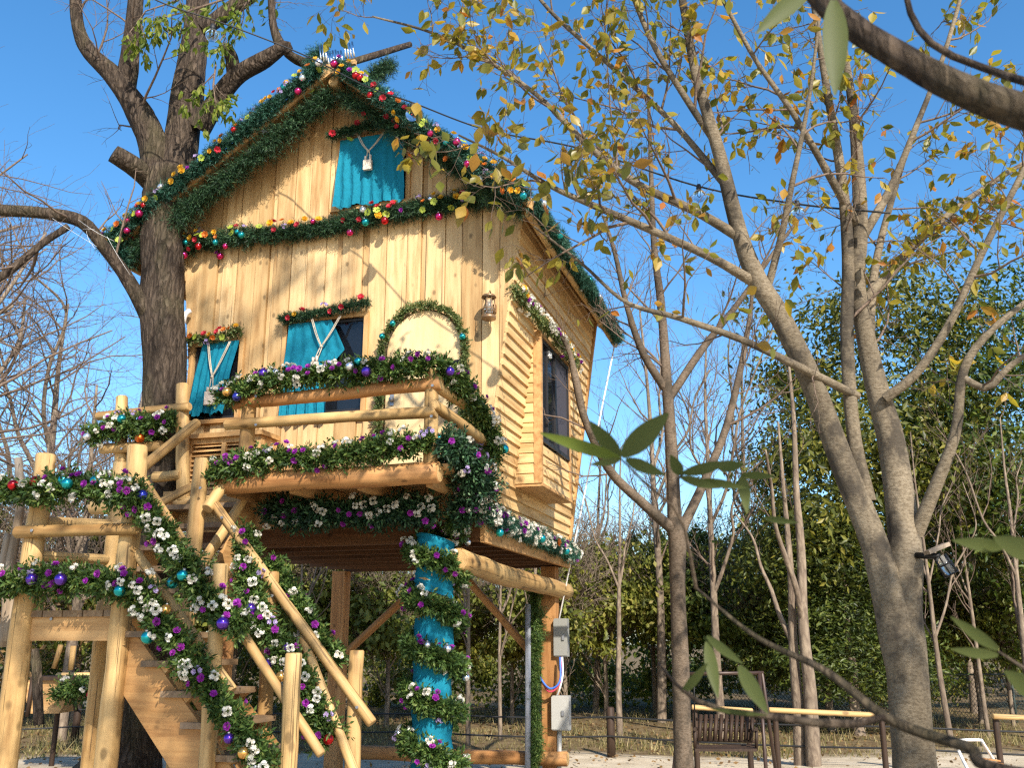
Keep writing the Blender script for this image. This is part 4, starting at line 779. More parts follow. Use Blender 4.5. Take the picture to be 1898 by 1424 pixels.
# the big rough-barked tree beside the house
g = np.random.default_rng(21); YT = 9.75
big = [limb_px([(195, 1520, YT, 105), (222, 1440, YT, 78), (240, 1370, YT, 56), (258, 1260, YT, 44), (280, 1080, YT, 40), (298, 880, YT, 39), (304, 700, YT, 40), (303, 560, YT, 42), (303, 440, YT, 41), (305, 380, YT, 47), (315, 320, YT, 48)]),
       limb_px([(300, 370, YT, 34), (285, 270, YT-.05, 31), (258, 210, YT-.1, 27), (215, 145, YT-.15, 21), (165, 95, YT-.2, 16), (143, 40, YT-.25, 13), (138, -60, YT-.3, 11)]),
       limb_px([(232, 165, YT-.1, 21), (240, 110, YT-.15, 19), (246, 55, YT-.2, 17), (256, -50, YT-.3, 15)]),
       limb_px([(322, 350, YT, 36), (335, 270, YT+.05, 35), (350, 160, YT+.1, 31), (362, 60, YT+.15, 25), (372, -60, YT+.2, 22)]),
       limb_px([(375, 55, YT+.1, 16), (420, 22, YT+.1, 17), (480, -20, YT+.1, 15), (520, -60, YT+.1, 14)]),
       limb_px([(370, 240, YT, 22), (402, 185, YT-.1, 20), (440, 140, YT-.2, 19), (490, 110, YT-.3, 18), (530, 85, YT-.35, 12), (535, 100, YT-.3, 10), (570, 117, YT-.1, 11), (630, 120, YT+.4, 8), (760, 82, YT+1.4, 6)]),
       limb_px([(520, 85, YT-.33, 12), (506, 45, YT-.35, 8), (502, -20, YT-.4, 7), (500, -60, YT-.4, 6)]),
       limb_px([(432, 140, YT-.2, 14), (430, 110, YT-.25, 14), (420, 86, YT-.3, 11)]),
       limb_px([(290, 345, YT, 22), (262, 320, YT-.15, 21), (235, 300, YT-.3, 20), (210, 284, YT-.4, 19)]),
       limb_px([(285, 600, YT-.05, 20), (258, 555, YT-.15, 16), (225, 500, YT-.25, 13), (190, 455, YT-.35, 13), (150, 410, YT-.45, 13), (80, 395, YT-.5, 12), (0, 390, YT-.5, 12), (-120, 380, YT-.5, 10)]),
       limb_px([(126, 420, YT-.5, 7), (80, 450, YT-.6, 7), (20, 500, YT-.7, 8), (-40, 540, YT-.8, 7)])]
t = thing('big_tree', 'thick rough-barked tree growing beside the left end of the house', 'tree', big[0][0][0])
tips, out = [], {}
for i, n0, l0 in ((1, 7, 1.3), (2, 4, .9), (4, 3, .8), (6, 3, .7), (9, 6, 1.2), (10, 6, 1.2)): grow(*big[i], g, 3, tips, out, 0, n0, l0, .15)
tree_parts(t, big, 'bark_dark', g, out, 40, 26, .075)
lt, lo = [], {}
for q in (limb_px([(560, -40, 9.5, 3), (470, -10, 9.4, 2.5), (430, 40, 9.3, 2), (405, 80, 9.2, 1)]), limb_px([(500, -60, 9.4, 3), (440, -10, 9.2, 2.5), (350, 20, 9.1, 2), (290, 35, 9.0, 1)]), limb_px([(380, -50, 9.2, 3), (330, 0, 9.1, 2), (270, 20, 9.1, 1.5), (240, 60, 9, 1)]), limb_px([(400, 120, 9.3, 2), (395, 160, 9.2, 2), (400, 190, 9.2, 1)])): grow(*q, g, 2, lt, lo, 0, 9, .55, -.35); lo.setdefault((len(q[0]), 0), []).append((q[0], q[1]))
pos, d = leaf_spots(lt, g, 5, 1.0); me = leaf_mesh(pos, d, .085, g, big[0][0][0], .75); mats(me, M['leaf_spring']); o = link('leaves', me); o.parent = t; o['kind'] = 'stuff'
me = twig_mesh(lo, big[0][0][0]); mats(me, M['twig']); o = link('twigs', me); o.parent = t; o['kind'] = 'stuff'

wb = thing('thread_web', 'white threads stretched along the drooping left limb of the big tree', 'thread', P(150, 410, YT-.5))
for i in range(8):
    a_ = np.array([P(x, y, YT-.5) for x, y in ((40, 395), (100, 398), (150, 412), (190, 455), (225, 502))]); k_ = g.integers(0, 4); q0 = a_[k_] + g.normal(0, .05, 3); q1 = a_[min(4, k_+g.integers(1, 3))] + g.normal(0, .08, 3)
    me = MB(); me.tube(smooth_path([q0, (q0+q1)/2 + np.array([0, -.03, -.04*g.uniform(0, 1)]), q1], 6) - np.array(wb['_b']), .0014, 4); o = link('thread', me.mesh('thread')); mats(o.data, M['web']); o.parent = wb
# autumn tree at the right with many pale stems
g = np.random.default_rng(33); YR = 6.2
aut = [limb_px([(1716, 1690, YR, 62), (1702, 1500, YR, 44), (1692, 1380, YR, 39), (1680, 1230, YR, 39), (1672, 1130, YR, 38), (1678, 1040, YR, 34), (1672, 960, YR+.05, 30), (1652, 820, YR+.1, 27), (1626, 722, YR+.1, 23), (1602, 610, YR+.1, 19), (1588, 520, YR+.1, 18), (1594, 430, YR+.1, 17), (1592, 340, YR+.1, 15), (1582, 210, YR+.1, 11), (1562, 70, YR+.1, 7), (1550, -60, YR+.1, 5)]),
       limb_px([(1688, 1330, YR, 26), (1668, 1210, YR-.03, 33), (1648, 1110, YR-.04, 32), (1618, 1000, YR-.04, 27), (1565, 870, YR-.05, 25), (1505, 710, YR-.1, 24), (1447, 590, YR-.15, 23), (1402, 515, YR-.2, 21), (1370, 430, YR-.2, 18), (1337, 300, YR-.25, 15), (1312, 215, YR-.3, 13), (1288, 130, YR-.3, 11), (1265, 0, YR-.3, 9), (1255, -60, YR-.3, 8)]),
       limb_px([(1662, 880, YR+.1, 12), (1640, 770, YR+.12, 14), (1612, 640, YR+.14, 12), (1622, 500, YR+.2, 9), (1650, 380, YR+.25, 7), (1690, 250, YR+.3, 5)]),
       limb_px([(1608, 930, YR, 17), (1588, 840, YR, 15), (1576, 740, YR, 14), (1570, 620, YR+.02, 14), (1572, 480, YR+.02, 13), (1560, 330, YR, 11), (1530, 150, YR-.1, 8), (1500, -40, YR-.2, 5)]),
       limb_px([(1698, 990, YR, 14), (1735, 900, YR-.15, 12), (1772, 800, YR-.25, 10), (1785, 690, YR-.3, 9), (1830, 620, YR-.35, 7), (1920, 545, YR-.4, 5)]),
       limb_px([(1640, 740, YR, 10), (1700, 690, YR-.1, 9), (1760, 600, YR-.2, 8), (1820, 470, YR-.3, 7), (1890, 330, YR-.4, 6), (1940, 230, YR-.4, 5)]),
       limb_px([(1392, 520, YR-.2, 11), (1320, 478, YR-.35, 9), (1220, 432, YR-.5, 8), (1110, 385, YR-.6, 7), (1020, 345, YR-.7, 5), (930, 290, YR-.8, 3.5), (850, 250, YR-.8, 2)]),
       limb_px([(1372, 440, YR-.2, 11), (1290, 392, YR-.2, 9), (1180, 340, YR-.2, 8), (1090, 270, YR-.2, 7), (1000, 180, YR-.2, 5), (900, 110, YR-.2, 4), (800, 60, YR-.2, 3), (690, 30, YR-.2, 2)]),
       limb_px([(1590, 735, YR, 8), (1500, 690, YR-.2, 8), (1380, 632, YR-.4, 7), (1260, 590, YR-.5, 6), (1160, 560, YR-.5, 4), (1080, 490, YR-.5, 3), (990, 420, YR-.5, 2)]),
       limb_px([(1330, 270, YR-.25, 8), (1270, 180, YR-.3, 7), (1210, 80, YR-.35, 6), (1160, -40, YR-.4, 5)]),
       limb_px([(1590, 420, YR+.1, 10), (1540, 330, YR-.1, 8), (1470, 210, YR-.3, 6), (1400, 110, YR-.4, 5), (1340, 0, YR-.5, 4)]),
       limb_px([(1598, 440, YR+.1, 10), (1650, 350, YR+.1, 8), (1700, 230, YR+.1, 6), (1750, 100, YR+.1, 5), (1790, -40, YR+.1, 4)]),
       limb_px([(1600, 560, YR+.1, 9), (1680, 470, YR+.2, 8), (1780, 380, YR+.3, 6), (1900, 300, YR+.4, 4)]),
       limb_px([(1420, 545, YR-.15, 8), (1450, 430, YR-.25, 7), (1470, 330, YR-.35, 6), (1500, 180, YR-.4, 4), (1520, 20, YR-.5, 3)]),
       limb_px([(1350, 350, YR-.2, 8), (1250, 230, YR-.1, 6), (1130, 120, YR, 5), (1020, 20, YR, 4), (960, -60, YR, 3)]),
       limb_px([(1785, 700, YR-.3, 7), (1830, 720, YR-.35, 7), (1870, 680, YR-.4, 6), (1930, 640, YR-.45, 5)])]
aut = [(p_, r_*(.92 if i_ < 4 else 1)) for i_, (p_, r_) in enumerate(aut)]
aut_t = thing('autumn_tree', 'pale many-stemmed tree with yellowing leaves in front of the house, at right', 'tree', aut[0][0][0])
tips, out = [], {}
for i, n0, l0 in ((0, 9, .9), (1, 6, .9), (2, 5, .8), (3, 6, .8), (4, 5, .7), (5, 7, .8), (6, 10, .8), (7, 12, .85), (8, 7, .7), (9, 7, .75), (10, 8, .8), (11, 8, .8), (12, 8, .8), (13, 7, .7), (14, 10, .85), (15, 4, .6)): grow(*aut[i], g, 3, tips, out, 0, n0, l0, .1, .5 if i < 2 else (.32 if i < 6 else .15), .8)
tree_parts(aut_t, aut, 'bark_pale', g, out, 80, 18, .035)
tips = [q for q in tips if seen(q[:1])[1][0] < 590 or seen(q[:1])[0][0] > 1750 or g.uniform() < .10]
pos, d = leaf_spots(tips, g, 1.35, .8); sx_, sy_ = seen(pos); inn = (sx_ > -30) & (sx_ < 1930) & (sy_ > -30) & (sy_ < 1440)
order = np.argsort(np.where(inn, pos[:, 1], 99)); Rm = frames(d, g); print('autumn leaves', len(pos), inn.sum())
for i in order[:300]:
    o = link('leaf', LEAF_ONE[i % 4]); o.parent = aut_t; s = .094*g.uniform(.6, 1.3); o.matrix_local = Matrix.Translation(Vector(pos[i]-aut[0][0][0])) @ Matrix(Rm[i].tolist()).to_4x4() @ Matrix.Scale(s, 4)
rest = order[300:]; me = leaf_mesh(pos[rest], d[rest], .09, g, aut[0][0][0]); mats(me, M['leaf_autumn']); o = link('leaves', me); o.parent = aut_t; o['kind'] = 'stuff'

# bare tree right of the house
g = np.random.default_rng(41); YM = 10.5
mid = [limb_px([(1275, 1490, YM, 24), (1266, 1400, YM, 18), (1262, 1250, YM, 17), (1256, 1100, YM, 15), (1256, 1000, YM, 18), (1252, 960, YM, 16)]),
       limb_px([(1250, 985, YM, 12), (1190, 932, YM-.2, 10), (1130, 872, YM-.4, 9), (1085, 780, YM-.5, 8), (1066, 700, YM-.5, 8), (1050, 640, YM-.5, 5), (1000, 560, YM-.5, 3)]),
       limb_px([(1262, 985, YM, 11), (1300, 905, YM+.1, 9), (1342, 805, YM+.2, 8), (1368, 705, YM+.3, 7), (1388, 600, YM+.4, 5), (1400, 480, YM+.4, 3)]),
       limb_px([(1251, 990, YM, 15), (1246, 860, YM, 13), (1236, 710, YM, 11), (1226, 570, YM+.1, 9), (1212, 450, YM+.1, 7), (1206, 300, YM+.2, 5), (1200, 120, YM+.2, 3)]),
       limb_px([(1232, 720, YM, 9), (1190, 650, YM-.1, 8), (1160, 560, YM-.1, 6), (1140, 470, YM-.1, 5), (1118, 400, YM-.1, 3)]),
       limb_px([(1240, 740, YM, 9), (1300, 650, YM+.1, 8), (1370, 560, YM+.2, 6), (1440, 460, YM+.3, 4), (1500, 380, YM+.3, 3)])]
mid = [(p_, r_*.92) for p_, r_ in mid]
mt = thing('bare_tree', 'slim bare tree standing just right of the house with forking trunk', 'tree', mid[0][0][0])
tips, out = [], {}
for i, n0, l0 in ((1, 7, 1.0), (2, 8, 1.1), (3, 12, 1.2), (4, 8, 1.0), (5, 8, 1.0)): grow(*mid[i], g, 3, tips, out, 0, n0, l0, .25, .25)
tree_parts(mt, mid, 'bark_mid', g, out, 120, 14, .04)

# branches that hang close to the camera, from a tall tree standing behind it
g = np.random.default_rng(55)
nb = [(np.array([(2.2, -2.2, -.1), (2.15, -2.2, 1.5), (2.1, -2.1, 3.2), (2.0, -2.1, 5), (1.6, -2.0, 8), (1.3, -1.8, 10.5), (1.1, -1.7, 13)]), np.array([.24, .18, .16, .14, .11, .08, .04])),
      (np.vstack([[(2.1, -2.1, 3.2), (2.4, -1.0, 3.1), (2.2, .4, 2.75)], [P(2250, 260, 1.8), P(2050, 238, 1.85), P(1900, 208, 1.9), P(1790, 170, 1.93), P(1690, 118, 1.97), P(1600, 62, 2.0), P(1520, -5, 2.05), P(1430, -130, 2.1)]]), np.array([.06, .055, .05, .045, .042, .04, .037, .034, .031, .028, .024])),
      (np.vstack([[(2.15, -2.2, 1.5), (2.0, -.8, 1.6), (1.9, .8, 1.35)], [P(1990, 1450, 1.9), P(1790, 1385, 2.1), P(1650, 1335, 2.2), P(1530, 1245, 2.3), P(1400, 1180, 2.4), P(1290, 1090, 2.5)]]), np.array([.03, .025, .016, .013, .0125, .0115, .009, .006, .003])),
      (np.vstack([P(1640, 1330, 2.2), P(1560, 1345, 2.2), P(1440, 1330, 2.2), P(1330, 1315, 2.25), P(1270, 1285, 2.3), P(1220, 1230, 2.3)]), np.array([.007, .009, .008, .006, .005, .002])),
      (np.vstack([P(2050, 238, 1.85), P(1960, 172, 2.1), P(1850, 135, 2.3), P(1740, 90, 2.35), P(1690, 30, 2.4), P(1670, -60, 2.4)]), np.array([.014, .012, .011, .01, .009, .007]))]
nb.append((np.array([(1.95, -2.1, 5.4), (3.0, -1.6, 5.3), (4.2, -.8, 5.6), (5.4, -.1, 5.9), (6.4, .3, 6.0)]), np.array([.07, .06, .05, .035, .02])))  # unseen limb, added to shade the foot of the autumn tree
nt = thing('overhanging_tree', 'tree at the camera whose thick brown branches cross the right edge', 'tree', nb[0][0][0])
tips, out = [], {}
for i, n0, l0, st_ in ((0, 20, 3.0, .48), (5, 16, 1.9, .3)): grow(*nb[i], g, 2, tips, out, 0, n0, l0, .1, st_, 1.0)
out = {k: [q for q in v if (q[0][:, 1] - np.maximum(0, q[0][:, 0]-2.2)*.9).max() < .3] for k, v in out.items()}; out = {k: v for k, v in out.items() if v}
tree_parts(nt, nb, 'bark_dark', g, out, 160, 14, .03)
tips = [q for q in tips if (q[:, 1] - np.maximum(0, q[:, 0]-2.2)*.9).max() < .2]
far_ = [q[-1] for q in tips if q[0, 0] > 3.2 and q[0, 2] < 7.6]; top_ = [q[-1] for q in tips if not (q[0, 0] > 3.2 and q[0, 2] < 7.6)]
cl = np.array([top_[i] for i in g.permutation(len(top_))[:190]] + [far_[i] for i in g.permutation(len(far_))[:150]])      # leaves stand in tufts at some twig ends, set to cast blotchy shade
pos = (cl[:, None] + g.normal(0, .085, (len(cl), 15, 3))).reshape(-1, 3); d = unit(g.normal(0, 1, pos.shape)); me = leaf_mesh(pos, d, .13, g, nb[0][0][0], 1.0, False); mats(me, M['leaf_near']); o = link('leaves', me); o.parent = nt; o['kind'] = 'stuff'
def near_leaf(x0, y0, x1, y1, Y, wide, m_='leaf_near'):
    a, b_ = P(x0, y0, Y), P(x1, y1, Y*.97); L = np.linalg.norm(b_-a); k = 9; V = []; F = []; ax = (b_-a)/L; side = unit(np.cross(ax, np.array([.15, 1, .3]))); nr = np.cross(ax, side)
    for i in range(k):
        f = i/(k-1); w = wide*L*math.sin(math.pi*min(1, f*.93+.05))**.8 * (1-.25*f); c = a + ax*f*L + nr*(-.10*L*f*f); V += [c + side*w + nr*w*.25, c, c - side*w + nr*w*.25]
    for i in range(k-1):
        o = i*3; F += [(o, o+1, o+4, o+3), (o+1, o+2, o+5, o+4)]
    me = make_mesh('leaf', np.array(V) - nb[0][0][0], [(F, 0, True)]); mats(me, M[m_]); o = link('leaf', me); o.parent = nt
# a leafy twig low in front of the house's right side
tw = [(np.vstack([P(1290, 1090, 2.5), P(1262, 960, 2.3), P(1200, 900, 2.2), P(1150, 850, 2.15)]), np.array([.005, .0035, .003, .0015])), (np.vstack([P(1262, 960, 2.3), P(1260, 880, 2.3), P(1330, 865, 2.35), P(1375, 880, 2.35)]), np.array([.004, .003, .002, .0015]))]
tw += [(np.vstack([P(2010, 1310, 2.0), P(1930, 1260, 2.05), P(1850, 1208, 2.1)]), np.array([.006, .005, .002])), (np.vstack([P(2010, 1070, 2.0), P(1930, 1035, 2.0), P(1858, 1014, 2.0)]), np.array([.006, .005, .002]))]
for p_, r_ in tw: me = trunk_mesh(p_ - nb[0][0][0], r_, 7, seed=3); mats(me, M['bark_mid']); o = link('limb', me); o.parent = nt
for a in ((1150, 850, 1005, 806, 2.1, .085, 'leaf_shrub'), (1150, 848, 1095, 785, 2.15, .17), (1152, 846, 1238, 768, 2.1, .2), (1160, 852, 1228, 880, 2.15, .15), (1150, 852, 1100, 862, 2.1, .10), (1262, 880, 1245, 848, 2.3, .2), (1265, 878, 1350, 858, 2.3, .13), (1330, 866, 1375, 862, 2.35, .2), (1262, 885, 1330, 905, 2.3, .12), (1375, 880, 1432, 884, 2.35, .12), (1300, 890, 1380, 905, 2.3, .10), (1375, 882, 1385, 945, 2.35, .14), (1415, 960, 1475, 970, 2.4, .10),
          (1545, 0, 1552, 160, 1.9, .12), (1500, -20, 1410, 50, 1.9, .12), (1860, 1015, 1775, 1005, 2.0, .12), (1920, 1030, 1850, 1000, 2.0, .2), (1850, 1205, 1770, 1150, 2.1, .10), (1850, 1215, 1772, 1208, 2.1, .10), (1930, 1290, 1870, 1250, 2.0, .2), (1310, 1180, 1372, 1230, 2.3, .12), (1310, 1190, 1330, 1290, 2.3, .12), (1370, 1235, 1420, 1320, 2.2, .16), (1265, 1285, 1310, 1235, 2.3, .12), (1320, 1315, 1420, 1330, 2.25, .05)): near_leaf(*a)
# ------------------------------------------------------------------ wood behind
def crown_mesh(seed, n, lobes, size, clump=.28, wide=.8, hollow=.45, mat_='leaf_dark', hang=.2):
    """lobes: (x, y, z, rx, ry, rz); leaves sit in clumps near the lobes' surfaces"""
    g = np.random.default_rng(seed); vol = np.array([l[3]*l[4]*l[5] for l in lobes])**.7; pos = []; nr = []
    for l, w in zip(lobes, vol/vol.sum()):
        nc = max(6, int(n*w/100)); dr = unit(g.normal(0, 1, (nc, 3))); rad = g.uniform(hollow, 1.08, (nc, 1))**.8; c = np.array(l[:3]) + dr*rad*np.array(l[3:]); per = int(n*w/nc)+1
        off = g.normal(0, clump, (nc, per, 3))*np.array([1, 1, .55])*g.uniform(.6, 1.5, (nc, 1, 1)); pos.append((c[:, None] + off).reshape(-1, 3)); nr.append((unit(off)*.7 + dr[:, None]*.5).reshape(-1, 3))
    pos = np.vstack(pos); nrm = np.vstack(nr); n_ = unit(nrm*.9 + np.array([0, -.1, .45]) + g.normal(0, .55, pos.shape)); d = g.normal(0, 1, pos.shape); d = unit(d - (d*n_).sum(1, keepdims=True)*n_ + np.array([0, 0, -hang]))
    X_ = np.cross(d, n_); s_ = size*g.uniform(.55, 1.3, len(pos))[:, None]; V = np.stack([pos, pos + (d*.5 + X_*.33*wide + n_*.05)*s_, pos + d*s_, pos + (d*.5 - X_*.33*wide + n_*.05)*s_], 1).reshape(-1, 3)
    me = make_mesh('leaves', V, [(np.arange(len(V)).reshape(-1, 4), 0, False)]); mats(me, M[mat_]); return me
CR = {}
CR['tall'] = crown_mesh(1, 20000, [(0, 0, 5.6, 2.2, 1.8, 2.2), (-1.2, -.4, 4.0, 1.7, 1.4, 1.5), (1.4, -.2, 4.2, 1.8, 1.4, 1.6), (.3, -.6, 7.2, 1.4, 1.2, 1.3), (-1.5, 0, 6.3, 1.2, 1.0, 1.0)], .14, .33, .6)
CR['tall2'] = crown_mesh(2, 17000, [(0, 0, 5.0, 1.8, 1.6, 2.0), (1.1, -.3, 3.6, 1.5, 1.2, 1.2), (-1.0, -.3, 3.3, 1.3, 1.2, 1.2), (-.2, 0, 6.8, 1.2, 1.0, 1.2)], .14, .33, .6)
CR['conifer'] = crown_mesh(3, 18000, [(0, 0, 1.6, 1.3, 1.2, .8), (0, 0, 2.6, 1.1, 1.0, .8), (0, 0, 3.6, .8, .8, .8), (0, 0, 4.5, .45, .45, .7)], .115, .18, .5)
CR['shrub'] = crown_mesh(4, 7000, [(0, 0, 2.3, 1.5, 1.1, .9), (-1.0, .1, 1.9, 1.0, .9, .6), (1.1, -.1, 2.0, 1.1, .9, .7), (.2, 0, 3.0, .9, .8, .6)], .13, .2, .8, .3, 'leaf_shrub')
CR['shrub2'] = crown_mesh(5, 6000, [(0, 0, 1.8, 1.3, 1.0, .7), (.9, .1, 2.3, .9, .8, .6), (-.8, 0, 2.5, .9, .8, .7)], .13, .2, .8, .3, 'leaf_shrub')
CR['brown'] = crown_mesh(6, 3500, [(0, 0, 1.5, 1.3, 1.0, 1.1), (.7, 0, 2.3, .8, .8, .7)], .11, .3, .7, .2, 'leaf_brown')
def stem_meshes(seed, h, r, n0, l0, levels=3, lean=0, up=.5, start=.3, forks=2, rmin=.003):
    """a bare trunk with its twigs, base at the origin"""
    g = np.random.default_rng(seed); k = 7; z = np.linspace(0, h, k); p = np.column_stack([np.cumsum(g.normal(0, .035*h/k, k)) + lean*z, np.cumsum(g.normal(0, .035*h/k, k)), z]); p[0] = (0, 0, -.15)
    rad = np.linspace(r, r*.18, k); tips, out = [], {}; limbs = [(p, rad)]
    for _ in range(forks):
        f = g.integers(2, 4); c = p[f]; a = g.uniform(0, 6.28); L = h*g.uniform(.35, .55); q = np.array([c + L*s*np.array([.38*math.cos(a), .38*math.sin(a), .9]) + g.normal(0, .04*L, 3)*s for s in np.linspace(0, 1, 6)]); limbs.append((q, np.linspace(rad[f]*.65, r*.14, 6)))
    for q, rr in limbs: grow(q, rr, g, levels, tips, out, 0, n0, l0, up, start, .8, None, rmin)
    return limbs, out, tips
def make_bare(seed, **k):
    limbs, out, tips = stem_meshes(seed, **k); ms = []
    for i, (p, r) in enumerate(limbs): me = trunk_mesh(p, r, 9, 26, .05, seed+i); mats(me, M['bark_far']); ms.append(('trunk' if i == 0 else 'limb', me))
    me = twig_mesh(out, np.zeros(3)); mats(me, M['twig']); ms.append(('twigs', me)); return ms
BARE = [make_bare(300, h=8.5, r=.10, n0=7, l0=1.9, rmin=.0022), make_bare(310, h=7.0, r=.08, n0=6, l0=1.7, lean=.06, rmin=.0022), make_bare(320, h=9.5, r=.11, n0=8, l0=2.1, lean=-.03, forks=3, rmin=.0022), make_bare(330, h=4.6, r=.045, n0=5, l0=1.2, forks=3, start=.2, rmin=.0022), make_bare(345, h=6.0, r=.11, n0=3, l0=.9, forks=1, start=.5)]
WIDE = [make_bare(340, h=8.0, r=.15, n0=9, l0=3.0, up=.05, forks=4, start=.25, rmin=.0018), make_bare(350, h=9.0, r=.16, n0=10, l0=2.8, up=.12, forks=4, start=.25, rmin=.0018)]
SNAG = make_bare(360, h=3.4, r=.05, n0=12, l0=1.5, forks=4, up=.3, start=.1, rmin=.005)
for nm_, me_ in SNAG:
    if nm_ == 'twigs': me_.materials.clear(); me_.materials.append(M['bark_far'])
SHORT = make_bare(370, h=4.2, r=.09, n0=3, l0=.7, levels=2, forks=1, start=.6)
def gy(Y): return -.03 + max(0, min(1, (Y-24)/20))*.3
def place(name, label, cat, parts_, x, Y, sc=1, rz=0, group=None, zs=1, sx=1):
    X = P(x, 1190, Y)[0]; t = thing(name, label, cat, (X, Y, gy(Y)), group)
    for i, (nm, me) in enumerate(parts_):
        o = link(nm, me); o.parent = t; o.scale = (sc*sx, sc, sc*zs); o.rotation_euler = (0, 0, rz)
        if nm in ('twigs', 'crown'): o['kind'] = 'stuff'
    return t
T_ = SHORT[:1]
EV = 'evergreen trees at the edge of the wood'
place('evergreen_tree', 'tallest dense evergreen tree behind the pale stems at right', 'tree', T_ + [('crown', CR['tall'])], 1690, 18.5, 1.12, .4, EV)
place('evergreen_tree', 'dense evergreen tree cut off by the right edge', 'tree', T_ + [('crown', CR['tall2'])], 1900, 18, 1.08, 2.0, EV)
place('evergreen_tree', 'dark evergreen tree between the slim bare tree and the pale stems', 'tree', T_ + [('crown', CR['tall2'])], 1530, 19.5, .9, 4.1, EV)
place('evergreen_tree', 'further evergreen tree filling the gap behind the tallest one', 'tree', T_ + [('crown', CR['tall'])], 1790, 24, 1.05, 5.1, EV)
place('conifer', 'dark cone-shaped evergreen right of the bare trees', 'tree', T_ + [('crown', CR['conifer'])], 1470, 20.5, 1.05, .9)
place('conifer', 'low dark evergreen under the tall ones, left of the pale trunk', 'tree', T_ + [('crown', CR['conifer'])], 1580, 18.5, .8, 2.9, None, 1, 1.5)
place('evergreen_tree', 'low evergreen right of the pale trunk behind the lamp', 'tree', T_ + [('crown', CR['tall2'])], 1800, 21, .62, .3, EV)
SH = 'shrubs at the edge of the wood'
for x, Y, kind, sc, rz, lab in ((1120, 22, 'shrub', 1.15, .2, 'leafy green shrub right behind the white stay cord'), (1210, 24, 'shrub2', 1.35, 2.2, 'leafy shrub behind the slim bare tree, left of its trunk'), (1330, 23, 'shrub', 1.2, 4.0, 'leafy shrub between the slim bare tree and the dark cone-shaped evergreen'),
        (1400, 21, 'shrub2', .95, 1.2, 'low bright shrub behind the hanging bench'), (1045, 20, 'shrub2', 1.15, .6, 'twiggy green shrub beside the electrical boxes'), (950, 21, 'shrub2', 1.0, 3.3, 'leafy shrub seen under the floor right of the teal post'), (830, 23, 'shrub', 1.0, 5.0, 'shrub behind the teal post under the house'),
        (720, 20, 'shrub2', 1.1, .8, 'bright green shrub seen left of the teal post under the house'), (620, 22, 'shrub', 1.05, 2.7, 'green shrub behind the rear left post'), (540, 20, 'shrub2', 1.2, 1.9, 'twiggy shrub behind the far stair handrail'), (440, 23, 'shrub', 1.2, 3.9, 'shrub behind the stairs'),
        (300, 22, 'shrub2', 1.4, .3, 'shrub behind the trunk of the big tree'), (150, 21, 'shrub', 1.25, 1.6, 'dull green shrub behind the left landing post'), (30, 20, 'brown', 1.3, 2.4, 'brown shrub at the left edge behind the landing'), (-90, 22, 'shrub', 1.4, 4.4, 'shrub past the left edge behind the landing'), (1680, 22, 'shrub2', 1.1, 3.0, 'low shrub behind the pale trunk by the chain-link fence'), (1860, 20.5, 'shrub2', 1.0, 4.6, 'low shrub at the right edge behind the chain-link fence'), (1500, 23, 'shrub', 1.0, 5.6, 'shrub in the shade behind the two straight trunks')):
    place('shrub', lab, 'shrub', [('stem', SNAG[0][1]), ('twigs', SNAG[-1][1]), ('crown', CR[kind])], x, Y, sc, rz, SH)
BT = 'bare trees at the edge of the wood'
for x, Y, k, sc, rz, lab in ((1145, 17, 1, .72, 1.0, 'thin forked bare tree just right of the rope fence post'), (1330, 18, 2, .78, 4.4, 'tall bare tree behind the hanging bench'), 
        (1466, 14.2, 4, .8, .7, 'left one of two straight trunks in front of the dark wood'), (1491, 14.0, 4, .95, 2.5, 'right and thicker one of two straight trunks in front of the dark wood'), (985, 18.5, 3, 1.0, .1, 'thin bare tree seen under the house by the grey conduit'), (928, 17.5, 3, .9, 1.3, 'thin bare sapling under the house right of the teal post'), (870, 16.5, 3, 1.05, 4.0, 'crooked bare sapling directly behind the teal post'),
        (1745, 16, 3, 1.1, 2.2, 'slim bare sapling right of the pale trunk'), (1812, 17.5, 3, 1.0, 3.4, 'thin sapling by the chain-link fence'), (1900, 15.5, 1, .75, .9, 'bent grey stem at the right edge'), (555, 18, 3, .9, 1.7, 'bare sapling behind the far stair handrail'), (1220, 21, 2, .95, .2, 'bare tree behind the slim one, its crown spread in the sky'), (1400, 25, 2, 1.0, 3.3, 'distant bare tree with a fine twiggy crown above the shrubs'), (1100, 24, 1, 1.0, 5.2, 'distant bare tree right beside the eave')):
    place('bare_tree', lab, 'tree', BARE[k], x, Y, sc, rz, BT)
LT = 'bare trees left of the house'
for x, Y, k, sc, rz, lab in ((-300, 13, 0, 1.15, .5, 'nearest spreading bare tree at the left edge'), (40, 23, 1, 1.1, 2.4, 'spreading bare tree between the left edge and the big trunk'), (215, 26, 0, 1.05, 4.0, 'bare tree whose twigs show left of the big trunk'), (-220, 17, 1, 1.15, 5.4, 'bare tree past the left edge, its twigs reaching in'), (130, 18, 0, .8, 1.1, 'thin spreading bare tree behind the left landing post'), (420, 24, 1, 1.1, 1.2, 'bare tree hidden behind the house, its top over the roof')):
    place('bare_tree', lab, 'tree', WIDE[k], x, Y, sc, rz, LT)
